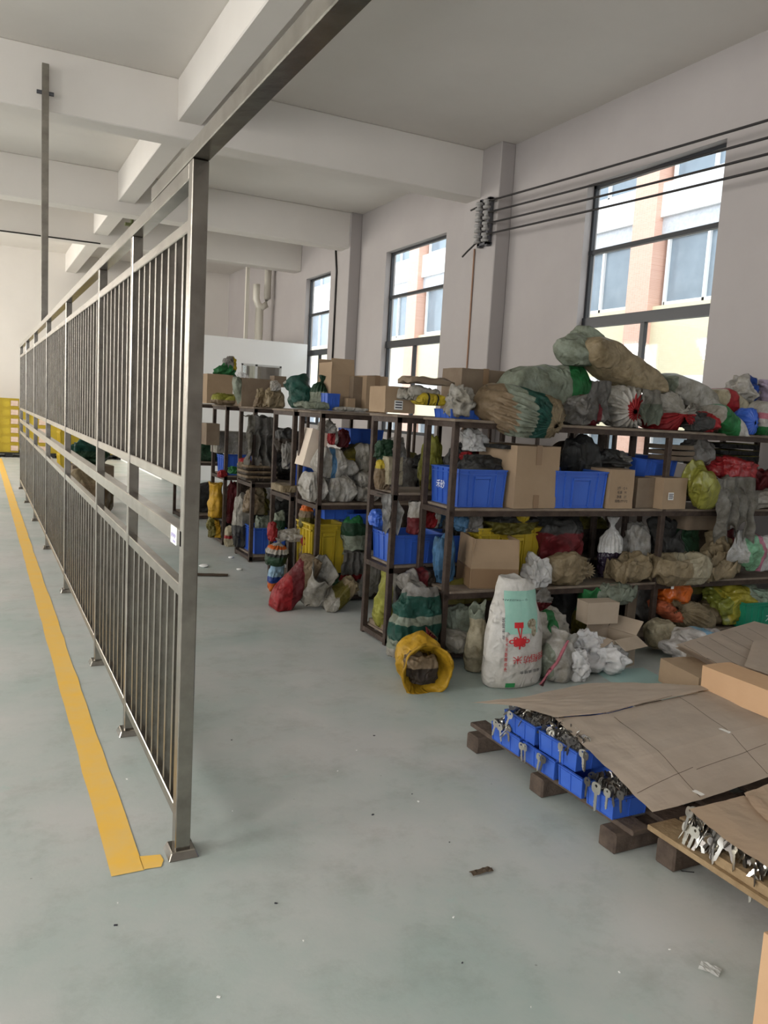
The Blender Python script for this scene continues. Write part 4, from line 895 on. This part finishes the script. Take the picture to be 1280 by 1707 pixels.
# ---- rack Y 8.1-8.7
z = .852
bag('cloth', 'plastic_bag', 'tall grey film bag hanging over a frame on the middle shelf', BG, (403, 690, 458, 782), 8.16, None, 'x/pale,.3:grey', d=.3, folds=3)
bag('lump', 'plastic_bag', 'dark grey sheet behind the tall grey film bag', BG, (436, 712, 494, 770), 8.4, None, 'dgrey', amp=.4, d=.2)
for k, (y0, y1) in enumerate([(774, 782), (783, 790), (791, 799)]):
    bag('flat', 'flat_bundle', ['brown flat bundle, top of the far stack', 'brown flat bundle, middle of the far stack', 'brown flat bundle, bottom of the far stack'][k], 'bundle', (400, y0, 456, y1), 8.2, None, 'dbrown,.5:brown', d=.35, group='flat bundles on the far middle shelf')
bag('lump', 'plastic_bag', 'small orange-brown bag at the end of the far flat bundles', BG, (398, 762, 420, 782), 8.22, None, 'brown,.6:red', amp=.6)
crate('blue crate on the bottom board at the aisle end', 2.80, 8.38, .072, .36, .40, .28)
bag('lump', 'plastic_bag', 'grey-green bag heaped above the aisle-end blue crate', BG, (424, 858, 456, 890), 8.3, None, 'greygreen', amp=.5)
bag('lump', 'plastic_bag', 'brown and yellow bags under the middle shelf at the aisle end', BG, (405, 810, 452, 858), 8.35, None, 'x/brown,.4:khaki,.7:olive', amp=.7)
bag('lump', 'filled_sack', 'big pale sack at the aisle end left of the aisle-end blue crate', SK, (386, 820, 424, 905), 8.62, .08, 'dgrey,.4:pale', amp=.4)
# ---- rack Y 9.2-9.8
crate('blue crate nearest the end fence post on the middle shelf', 2.78, 9.40, .822, .42, .42, .22)
carton_px('white-grey box behind the blue crate nearest the fence', (362, 720, 412, 756), 9.55, None, d=.3, m=bm_('grey,.0:pale'), tape=False)
carton_px('dim brown carton left of the white-grey box', (344, 706, 366, 742), 9.4, None, d=.3, m='cardd', tape=False)
bag('lump', 'plastic_bag', 'small red bag on the rail beside the fence', BG, (361, 783, 380, 796), 9.2, None, 'red', amp=.5)
bag('lump', 'plastic_bag', 'small bright green bag right of the small red bag', BG, (379, 777, 402, 790), 8.9, None, 'green', amp=.5)
bag('open', 'plastic_bag', 'golden yellow bag low on the rack beside the fence post', BG, (344, 802, 374, 868), 9.4, .3, 'gold', d=.3, amp=.4)
bag('lump', 'plastic_bag', 'dark red hanging bag between two posts beside the fence', BG, (376, 800, 396, 872), 9.35, None, 'dred', amp=.4, d=.2)
bag('lump', 'plastic_bag', 'mixed yellow and grey rubbish bag at the bottom beside the fence', BG, (342, 862, 376, 892), 9.3, .08, 'x/olive,.4:gold,.7:grey', amp=.7)
bag('lump', 'filled_sack', 'cream bag with a red print at the rack foot', SK, (372, 876, 398, 904), 8.75, .06, 'cream,.4:red,.55:cream', amp=.3)
# ---- things stored between the fence and the racks, seen through the bars
carton('grey-brown carton standing behind the far fence bars', 1.5, 12.9, 0, .6, .5, .62, 'cardd', 8, tape=False)
o = obj('plastic_bag', (lambda bm: (fit(bm, .6, .45, .4), bm)[1])(g_lump(71, .6)), bm_('dgreen,.5:teal'), None, True, loc=(1.5, 12.9, .625)); tag(o, 'dark teal bag on the grey-brown carton behind the fence', BG)
o = obj('filled_sack', (lambda bm: (fit(bm, .75, .8, .68), bm)[1])(g_lump(72, .4)), bm_('brown,.7:khaki'), None, True, loc=(1.35, 11.8, 0)); tag(o, 'dirty brown sack on the floor behind the fence, seen through the middle gap', SK)
o = obj('filled_sack', (lambda bm: (fit(bm, .5, .5, .4), bm)[1])(g_lump(73, .4)), bm_('pale'), None, True, loc=(1.05, 14.6, 0)); tag(o, 'small pale sack on the floor behind the last fence panel', SK)
for q in range(5):
    crate('yellow crate in the stack behind the fence, %s from the floor' % ('first', 'second', 'third', 'fourth', 'fifth')[q], 1.75, 17.6, q*.226, .62, .42, .225, 'yplast', 4, group='yellow crates behind the fence')
# ---- dim things behind the bars
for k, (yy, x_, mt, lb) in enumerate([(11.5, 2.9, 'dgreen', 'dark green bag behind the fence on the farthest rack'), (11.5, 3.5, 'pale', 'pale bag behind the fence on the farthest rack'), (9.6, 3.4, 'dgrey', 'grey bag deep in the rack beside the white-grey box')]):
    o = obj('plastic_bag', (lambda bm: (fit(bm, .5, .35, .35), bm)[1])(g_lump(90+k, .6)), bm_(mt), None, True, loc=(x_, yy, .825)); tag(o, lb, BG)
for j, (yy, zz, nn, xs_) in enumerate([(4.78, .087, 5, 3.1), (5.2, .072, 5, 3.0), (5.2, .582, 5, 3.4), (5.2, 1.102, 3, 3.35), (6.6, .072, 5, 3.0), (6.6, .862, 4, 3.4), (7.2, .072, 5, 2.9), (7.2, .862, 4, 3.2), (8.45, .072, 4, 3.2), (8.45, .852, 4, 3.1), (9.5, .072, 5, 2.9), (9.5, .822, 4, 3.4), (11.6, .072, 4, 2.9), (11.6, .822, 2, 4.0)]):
    for q in range(nn):  # filler bags in mostly dark colours, added to deepen shade between the shelves
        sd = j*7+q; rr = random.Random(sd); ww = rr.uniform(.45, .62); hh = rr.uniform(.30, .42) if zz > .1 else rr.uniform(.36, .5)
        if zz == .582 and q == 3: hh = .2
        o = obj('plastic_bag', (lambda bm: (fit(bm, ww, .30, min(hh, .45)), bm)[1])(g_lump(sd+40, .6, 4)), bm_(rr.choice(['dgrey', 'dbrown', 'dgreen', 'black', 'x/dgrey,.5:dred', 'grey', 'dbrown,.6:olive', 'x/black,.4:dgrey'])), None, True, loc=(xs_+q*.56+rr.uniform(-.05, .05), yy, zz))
        tag(o, 'added dark bag deepening the shade inside the rusty racks', BG, 'added dark bags deepening the rack shade')

# ================================================================== yellow crate stack by the far wall
ym = crate_mesh(.62, .42, .225)
cm = to_mesh('plastic_crate', ym, M['yplast'])
pal = thing('pallet', 'low black pallet under the yellow crates by the far wall', 'pallet', (1.0, 22.9, 0))
b = B(); box(b, -1.45, 2.6, -.5, .5, .09, .12); obj('deck', b, mat('black_plastic', (.015, .015, .015), .5), pal)
b = B()
for x in (-1.3, -.3, .7, 1.7, 2.4): box(b, x-.08, x+.08, -.5, .5, 0, .09)
obj('runners', b, mat('black_plastic', (.015, .015, .015), .5), pal)
for i, x in enumerate((-.02, .63, 1.28, 1.93, 2.6, 3.25)):
    for k in range(6 if i < 4 else 5):
        o = D.objects.new('plastic_crate', cm); C.objects.link(o); o.location = (x, 22.72, .122+k*.226)
        tag(o, 'yellow crate in the %s column, %s layer up, by the far wall' % (('leftmost', 'second', 'third', 'fourth', 'fifth', 'sixth')[i], ('first', 'second', 'third', 'fourth', 'fifth', 'sixth')[k]), 'crate', 'yellow crates by the far wall')
        b = B(); box(b, -.09+.2, .08+.2, -.222, -.216, .04, .17); obj('label_sticker', b, mat('pinkish_label', (.70, .55, .45), .7, noise_scale=30, col2=(.5, .35, .28)), o)

# ================================================================== pallets with keys in the foreground
def key_mesh():
    bm = B(); n = 18; th = .0011
    def ext(outline, hole=None):
        pass
    R, r = .0135, .0035; cy = .0
    for z in (-th, th):
        o_ = [bm.verts.new((R*math.copysign(abs(math.cos(2*PI*i/n))**.75, math.cos(2*PI*i/n)), cy+R*.95*math.copysign(abs(math.sin(2*PI*i/n))**.75, math.sin(2*PI*i/n)), z)) for i in range(n)]
        i_ = [bm.verts.new((r*math.cos(2*PI*i/n), cy+.005+r*math.sin(2*PI*i/n), z)) for i in range(n)]
        for i in range(n):
            q = (o_[i], o_[(i+1) % n], i_[(i+1) % n], i_[i]); bm.faces.new(q if z > 0 else q[::-1])
        if z < 0: lo = (o_, i_)
        else:
            for i in range(n):
                j = (i+1) % n; bm.faces.new((lo[0][i], lo[0][j], o_[j], o_[i])); bm.faces.new((i_[i], i_[j], lo[1][j], lo[1][i]))
    pts = [(-.0045, -.011)]; rr = random.Random(3); y = -.016
    while y > -.046: pts.append((-.0045+.0018*rr.random(), y)); y -= .0028
    pts += [(-.001, -.052), (.0045, -.047), (.0045, -.011)]
    a = [bm.verts.new((x, y, -th*.9)) for x, y in pts]; c_ = [bm.verts.new((x, y, th*.9)) for x, y in pts]
    bm.faces.new(a); bm.faces.new(c_[::-1])
    for i in range(len(pts)): j = (i+1) % len(pts); bm.faces.new((a[i], c_[i], c_[j], a[j]))
    return to_mesh('door_key', bm, M['key'])
KM = key_mesh(); KMD = KM.copy(); KMD.materials.clear(); KMD.materials.append(mat('tarnished_key', (.16, .15, .14), .32, .95))
def key(p, rot, label, group, dark=False, s=1.3):
    o = D.objects.new('door_key', KMD if dark else KM); C.objects.link(o); o.location = p; o.rotation_euler = [math.radians(a) for a in rot]; o.scale = (s, s, s); return tag(o, label, 'key', group)
def heap(name, label, x, y, z, w, d, h, sd):
    bm = B(); rr = random.Random(sd); V = []
    def f(u, v):
        a = min(1, 5*min(u, 1-u))*min(1, 5*min(v, 1-v))
        return Vector(((u-.5)*w, (v-.5)*d, h*(.45+.55*a)+rr.uniform(-.008, .008)))
    grid(bm, f, 26, 26, False); o = obj(name, bm, M['keydark'], loc=(x, y, z)); tag(o, label, 'keys', None, 'stuff'); return o
def scatter(x, y, z, w, d, n, sd, label, group, ratio=.7):
    rr = random.Random(sd)
    for _ in range(n): key((x+rr.uniform(-w/2, w/2), y+rr.uniform(-d/2, d/2), z+rr.uniform(0, .014)), (rr.uniform(20, 130), rr.uniform(-50, 50), rr.uniform(0, 360)), label, group, rr.random() < ratio, 1.15)
def pallet(label, x0, y1, w, d, dz, stringers, planks, m):
    t = thing('wooden_pallet', label, 'pallet', (x0, y1, 0), 0, None)
    for (yy, hh, ex) in stringers:
        b = B(); bmesh.ops.create_cube(b, size=1)
        for v in b.verts: v.co = Vector(((v.co.x+.5)*(w+ex)-ex, yy+v.co.y*.095, (v.co.z+.5)*hh))
        o = obj('stringer', b, m[0], t, bevel=.008)
    for (a, c, zz) in planks:
        b = B(); box(b, a, c, -d, .06, zz-.022, zz); obj('plank', b, m[1], t, bevel=.004)
    return t
pallet('dark wooden pallet carrying the stacked blue crates of keys', 2.21, 3.26, 1.3, 1.10, .1, [(-.045, .083, .02), (-.54, .083, .0), (-1.02, .083, .02)], [(.035, .13, .104), (.22, .40, .104), (.5, .7, .104), (.8, 1.0, .104), (1.1, 1.29, .104)], (M['wood'], M['wood']))
cx = 2.315; CW = .20; kz = .106; H = .088
LOW = [(3.11, 2.865, 'lower blue key crate farthest from the camera, at the pallet corner'), (2.855, 2.61, 'lower blue key crate second from the far pallet corner'), (2.600, 2.43, 'lower blue key crate third from the far pallet corner'), (2.42, 2.245, 'lower blue key crate nearest the camera with keys hanging on its rim')]
UP = [(3.03, 2.775, 'upper blue key crate farthest from the camera'), (2.765, 2.49, 'upper blue key crate nearest the camera, two keys hanging at its corner')]
def kcrate(y1, y0, z, label, x=cx, w=CW): return crate(label, x, (y0+y1)/2, z, w, y1-y0, H, 'blue', group='blue crates of keys', handle=False)
for a, c, lb in LOW: kcrate(a, c, kz, lb)
for a, c, lb in UP: kcrate(a, c, kz+H, lb, cx+.012)
for i, x in enumerate((2.53, 2.75, 2.97)):
    for k, (a, c) in enumerate([(3.09, 2.84), (2.83, 2.58), (2.57, 2.32)]):
        kcrate(a, c, kz, 'lower blue key crate under the folded cardboard, %s from left, %s from back' % (('second', 'third', 'fourth')[i], ('first', 'second', 'third')[k]), x)
        if k < 2 and i == 0: kcrate(a, c, kz+H, 'upper blue key crate under the folded cardboard, %s from left, %s from back' % (('second', 'third', 'fourth')[i], ('first', 'second')[k]), x)
kl, kg = 'small key among the heap in the blue crates', 'keys heaped in the blue crates'
heap('key_heap', 'dense heap of small dark keys in the far lower crate', cx, 2.99, kz+.02, CW-.03, .21, .075, 1); scatter(cx-.02, 3.02, kz+.088, .14, .16, 34, 1, kl, kg)
heap('key_heap', 'dense heap of small dark keys in the far upper crate', cx+.012, 2.90, kz+H+.02, CW-.03, .23, .085, 2); scatter(cx+.01, 2.90, kz+H+.098, .15, .20, 60, 2, kl, kg)
heap('key_heap', 'dense heap of small dark keys in the near upper crate', cx+.012, 2.63, kz+H+.02, CW-.03, .24, .085, 3); scatter(cx-.01, 2.65, kz+H+.098, .13, .20, 50, 3, kl, kg)
heap('key_heap', 'dense heap of small dark keys in the near lower crate', cx, 2.335, kz+.02, CW-.03, .15, .085, 4); scatter(cx, 2.35, kz+.098, .15, .14, 50, 4, kl, kg)
for k, (px, py, lb, dk) in enumerate([(826, 1206, 'bright key, left of two hanging together on the far lower crate', 0), (833, 1212, 'bright key, right of two hanging together on the far lower crate', 0), (850, 1192, 'bright key hanging at the corner of the far upper crate', 0),
        (869, 1244, 'bright pair-key at the left on the second lower crate', 0), (875, 1246, 'bright pair-key at the right on the second lower crate', 0), (899, 1262, 'tarnished key hanging on the second lower crate near its near end', 0), (905, 1266, 'dull key just behind the tarnished one on the second lower crate', 1),
        (934, 1245, 'pale key hanging mid-side on the near upper crate', 0), (971, 1256, 'slim key at the near corner of the near upper crate', 0), (976, 1260, 'second slim key at the near corner of the near upper crate', 1),
        (979, 1303, 'dark key hanging left on the near lower crate', 1), (994, 1314, 'large white-bright key hanging on the near lower crate', 0), (1012, 1322, 'pale key near the front corner of the near lower crate', 0), (1034, 1326, 'thin key hanging round the front corner of the near lower crate', 1), (1020, 1316, 'dull key on the rim near the front corner', 1)]):
    p = at(px, py, 0, 2.205 if k < 13 else 2.22); rr = random.Random(k)
    key(p, (90, rr.uniform(-18, 22), -90+rr.uniform(-12, 12)), lb, None, dk, 1.35 if k != 11 else 1.9)
M['cardl'] = mat('light_tan_cardboard', (.60, .46, .33), .8, noise_scale=4, col2=(.68, .53, .39), namt=.6, bump=.05, bscale=20)
# cardboard sheets over the crates
def panel(name, label, pts, m, parent_lbl=None, sag=.006, nu=16, nv=12, cat='cardboard', th=.009, mi=None):
    """a folded sheet: grid of corner points [[...row...],...]"""
    bm = B(); rows = len(pts); cols = len(pts[0]); P = [[Vector(p) for p in r] for r in pts]
    sd = seed[0]; seed[0] += 1
    def f(u, v):
        a = u*(rows-1); i = min(int(a), rows-2); s = a-i; c = v*(cols-1); j = min(int(c), cols-2); t = c-j
        p = P[i][j].lerp(P[i+1][j], s).lerp(P[i][j+1].lerp(P[i+1][j+1], s), t)
        p.z += sag*noise.noise(Vector((u*4, v*4, sd)))+sag*.5*noise.noise(Vector((u*11, v*11, sd)))
        p.x += .006*noise.noise(Vector((u*9, v*9, sd+4)))*(1 if v in (0, 1) or u in (0, 1) else 0)
        return p
    grid(bm, f, nu*(rows-1)+1, nv*(cols-1)+1, False); bmesh.ops.solidify(bm, geom=list(bm.faces), thickness=th)
    for q in bm.faces: q.normal_update(); q.material_index = 1 if abs(q.normal.z) < .45 else 0
    o = obj(name, bm, [m, M['cardedge']], None, False); return tag(o, label, cat)
def W(px, py, z): return tuple(at(px, py, 2, z))
ZS = kz+2*H+.034
front = panel('cardboard_sheet', 'large folded cardboard sheet sloping over the nearer blue key crates', [[W(925, 1198, ZS), W(1014, 1190, ZS+.004), W(1128, 1160, ZS+.006), W(1206, 1150, ZS)],
    [W(1004, 1272, ZS-.03), W(1085, 1258, ZS-.02), W(1205, 1222, ZS-.01), W(1330, 1195, ZS-.01)], [W(1087, 1354, kz+H+.025), W(1168, 1334, kz+H+.03), W(1284, 1294, kz+H+.03), W(1400, 1262, kz+H+.03)]], M['cardg'])
def crease(o, pa, pb, z0, z1, w_=.003, name='crease', m=None):
    bm = B(); n = 14; pr = None
    t = BVHTree.FromPolygons([v.co for v in o.data.vertices], [tuple(p.vertices) for p in o.data.polygons])
    A, Bq = Vector(W(*pa, z0)), Vector(W(*pb, z1)); dr = (Bq-A).normalized(); sd = Vector((-dr.y, dr.x, 0))*w_
    for i in range(n+1):
        q = A.lerp(Bq, i/n); 
        r_ = []
        for s_ in (-1, 1):
            h = t.ray_cast(Vector((q.x+sd.x*s_, q.y+sd.y*s_, 2)), Vector((0, 0, -1)))[0]; r_.append(bm.verts.new((q.x+sd.x*s_, q.y+sd.y*s_, (h.z if h else q.z)+.0012)))
        if pr: bm.faces.new((pr[0], pr[1], r_[1], r_[0]))
        pr = r_
    return obj(name, bm, m or M['cardedge'], o)
crease(front, (1015, 1191), (1167, 1331), ZS, kz+H+.03, .0016)
crease(front, (1129, 1161), (1279, 1292), ZS, kz+H+.03, .0016)
crease(front, (1062, 1322), (1154, 1288), kz+H+.05, kz+H+.05, .0012); crease(front, (1160, 1290), (1276, 1250), kz+H+.05, kz+H+.05, .0012)
tpm = mat('glossy_clear_tape', (.70, .67, .62), .15)
for a, c in (((1156, 1318), (1172, 1326)), ((1198, 1222), (1216, 1228)), ((1126, 1164), (1136, 1172))): crease(front, a, c, ZS-.03, ZS-.03, .012, 'clear_tape', tpm)
back = panel('cardboard_sheet', 'flat cardboard sheet bridging the far blue key crates, its left corner jutting out', [[W(784, 1171, ZS+.01), W(862, 1177, ZS+.012), W(925, 1196, ZS+.012), W(1012, 1188, ZS+.012)],
    [W(880, 1160, ZS+.015), W(930, 1165, ZS+.016), W(1010, 1168, ZS+.016), W(1075, 1172, ZS+.014)], [W(975, 1139, ZS+.0), W(1040, 1137, ZS+.004), W(1120, 1140, ZS+.012), W(1197, 1146, ZS+.012)]], M['cardg'], th=.011)
crease(back, (1000, 1190), (1120, 1160), ZS+.015, ZS+.015, .0014)
# second pallet with loose keys
pallet('tan wooden pallet with loose keys at the right edge of the photo', 2.315, 2.10, 1.1, 1.6, .1, [(-.04, .098, .0), (-.75, .098, 0), (-1.5, .098, 0)], [(.0, .15, .122), (.17, .40, .122), (.45, .7, .122), (.75, 1.05, .122)], (M['wood'], M['wood2']))
b = B(); box(b, 0, .10, -.30, 0, 0, .035); tag(obj('wood_block', b, M['wood2'], bevel=.003, loc=(2.335, 1.86, .122)), 'tan wooden slat lying on the tan pallet under the key pile', 'wood')
b = B(); box(b, 0, .10, -.30, 0, 0, .035); tag(obj('wood_block', b, M['wood2'], bevel=.003, loc=(2.335, 1.53, .122)), 'tan wooden slat at the right image edge under the key pile', 'wood')
kh = heap('key_heap', 'dense pile of dark keys under cardboard on the tan pallet', 2.60, 1.52, .122, .44, 1.05, .13, 9)
rr = random.Random(77); kl2, kg2 = 'key in the dark pile spilling out under the cardboard on the tan pallet', 'keys piled on the tan pallet'
for i in range(100):
    y = rr.uniform(1.42, 2.03); k = rr.random(); x = 2.385+.02*rr.random()-.04*(1-k); k = k if abs(y-1.71) > .15 and y > 1.58 else .45+.55*k
    key((x, y, .155+.10*k), (rr.uniform(60, 115), rr.uniform(-35, 35), -90+rr.uniform(-50, 50)), kl2, kg2, rr.random() < .6, 1.45)
for px, py, lb in [(1145, 1380, 'pale key lying first from the left on the tan pallet plank'), (1158, 1388, 'pale key lying second from the left on the tan pallet plank'), (1149, 1354, 'very bright key crowning the left end of the key pile'), (1256, 1468, 'bright slim key hanging at the front of the key pile')]:
    p = at(px, py, 0, 2.345); key(p, (80, rr.uniform(-15, 15), -90+rr.uniform(-20, 20)), lb, None, False, 1.5)
c2 = panel('cardboard_sheet', 'light brown cardboard piece covering the loose keys', [[W(1148, 1349, .278), W(1240, 1326, .290)], [W(1212, 1403, .272), W(1330, 1370, .284)], [W(1290, 1452, .272), W(1420, 1420, .284)]], M['cardl'], sag=.0025)
c3 = panel('cardboard_sheet', 'torn cardboard offcut on top at the right image edge', [[W(1240, 1322, .30), W(1300, 1300, .31)], [W(1248, 1336, .30), W(1330, 1330, .31)], [W(1275, 1366, .295), W(1360, 1380, .31)]], M['cardl'], sag=.004)
# boxes and flattened cartons behind the first pallet
def wcart(label, pa, pb, z0, z1, depth, m, **kw):
    """long carton whose upper left edge runs from pa to pb in the photo"""
    A, Bq = Vector(W(*pa, z1)), Vector(W(*pb, z1)); dv = Bq-A; L_ = dv.length; ang = math.atan2(dv.y, dv.x); nrm = Vector((-math.sin(ang), math.cos(ang), 0))
    c_ = (A+Bq)/2+nrm*depth/2
    return carton(label, c_.x, c_.y, z0, L_, depth, z1-z0, m, math.degrees(ang), **kw)
wcart('long orange-brown carton lying on the cardboard at the right edge', (1171, 1109), (1330, 1171), .31, .44, .20, 'cardo', tape=False)
wcart('smaller brown carton with a sunken top behind the long carton', (1101, 1097), (1166, 1130), .16, .30, .26, 'card', tape=False)
SLB = ('lowest', 'second from the bottom', 'middle', 'second from the top', 'topmost')
for k in range(5):
    z = .31+k*.011; j = (k*37 % 5)*1.5
    o = panel('flattened_carton', SLB[k]+' flattened carton in the creased stack behind the long carton', [[W(1125+j, 1080-k*1.6, z), W(1185, 1063-k*1.6, z+.004), W(1262-j, 1042-k*1.6, z)], [W(1190+j, 1112-k*1.6, z), W(1262, 1095-k, z+.004), W(1372, 1066-k, z)], [W(1262, 1142-k, z), W(1350, 1128-k, z), W(1480, 1098-k, z)]], M['cardg'], sag=.004, nu=8, nv=8, th=.007)
    o['group'] = 'flattened cartons in the creased stack'
for q in range(6):
    crease(o, (1140+q*21, 1074-q*5.5), (1205+q*24, 1112-q*4.5), z+.004, z+.004, .0016)
panel('cardboard_sheet', 'upper cardboard sheet with a dark left edge lying on the creased stack', [[W(1256, 1068, z+.03), W(1330, 1058, z+.03)], [W(1241, 1110, z+.03), W(1345, 1150, z+.03)]], M['cardg'], sag=.004, th=.014)
b = B(); box(b, 4.0, 4.9, 3.25, 3.75, .0, .10); tag(obj('wooden_pallet', b, M['wood2'], bevel=.005), 'low tan pallet mostly hidden under the smaller carton and flattened cartons', 'pallet')
b = B(); box(b, 4.05, 4.85, 3.28, 3.60, .10, .30); tag(obj('cardboard_box', b, M['cardd'], bevel=.004), 'dim carton under the creased stack of flattened cartons', 'box')
b = B(); box(b, 0, .16, 0, .07, 0, .03); tag(obj('metal_bar', b, M['galv'], loc=(3.62, 3.62, 0)), 'short dark bar on the floor behind the cardboard sheet', 'bar')
b = B(); quad(b, [(3.55, 3.3), (4.0, 3.3), (4.1, 4.0), (3.7, 4.05)], .002); tag(obj('floor_patch', b, M['teal_paint']), 'pale teal painted patch of floor beside the torn carton', 'floor marking')
carton('tall tan carton cut off by the lower right corner of the photo', 2.02, .98, 0, .44, .56, .37, 'cardo', -3, tape=False)
# litter on the floor
LIT = 'bits of litter on the floor'
b = B(); sheet(b, lambda u, v: Vector(((u-.5)*.045, (v-.5)*.06, .004+.008*abs(noise.noise(Vector((u*5, v*5, 1)))))), 8, 8, .001); o = obj('paper_scrap', b, M['paper'], loc=(*at(1183, 1618, 2, 0).xy, .002)); o.rotation_euler[2] = .5; tag(o, 'small white paper scrap on the floor near the lower right corner', 'litter')
b = B(); sheet(b, lambda u, v: Vector(((u-.5)*.09, (v-.5)*.03, .004+.01*abs(noise.noise(Vector((u*5, v*3, 2)))))), 10, 5, .001); o = obj('cardboard_scrap', b, M['cardd'], loc=(*at(802, 1455, 2, 0).xy, .002)); tag(o, 'thin brown scrap on the open floor left of the tan pallet', 'litter')
b = B(); sheet(b, lambda u, v: Vector(((u-.5)*.32, (v-.5)*.12, .004+.01*abs(noise.noise(Vector((u*3, v*3, 2)))))), 10, 5, .001); o = obj('cardboard_scrap', b, M['cardedge'], loc=(*at(352, 959, 2, 0).xy, .002)); o.rotation_euler[2] = -.3; tag(o, 'flat dark scrap on the floor right of the end fence post', 'litter')
b = B(); tube(b, [W(1132, 1445, .004), W(1136, 1452, .004), W(1157, 1454, .004)], .0018, 5); tag(obj('bent_wire', b, M['cable']), 'short bent black wire on the floor below the tan pallet', 'litter')
rr = random.Random(4)
for k in range(26):
    x, y = at(rr.uniform(150, 1150), rr.uniform(1180, 1700), 2, 0).xy
    if x > 2.1: continue
    b = B(); s_ = rr.uniform(.002, .006); box(b, -s_, s_, -s_*.6, s_*.6, 0, .002); o = obj('grit', b, M['paper'] if k % 3 else M['ink'], loc=(x, y, 0)); o.rotation_euler[2] = rr.uniform(0, 3); tag(o, 'tiny speck of grit on the open floor', 'litter', LIT)
for x, y, s_ in ((340, 945, .05), (455, 982, .05), (399, 950, .03), (385, 930, .03), (398, 918, .04)):
    b = B(); bmesh.ops.create_icosphere(b, subdivisions=2, radius=1)
    for v in b.verts: v.co = v.co*s_*(1+.4*noise.noise(v.co*2)); v.co.z = v.co.z*.3+s_*.28
    o = obj('film_scrap', b, M['paper'], None, True, loc=(*at(x, y, 2, 0).xy, 0)); tag(o, 'small whitish scrap on the aisle floor near the rack feet', 'litter', 'whitish scraps on the aisle floor')
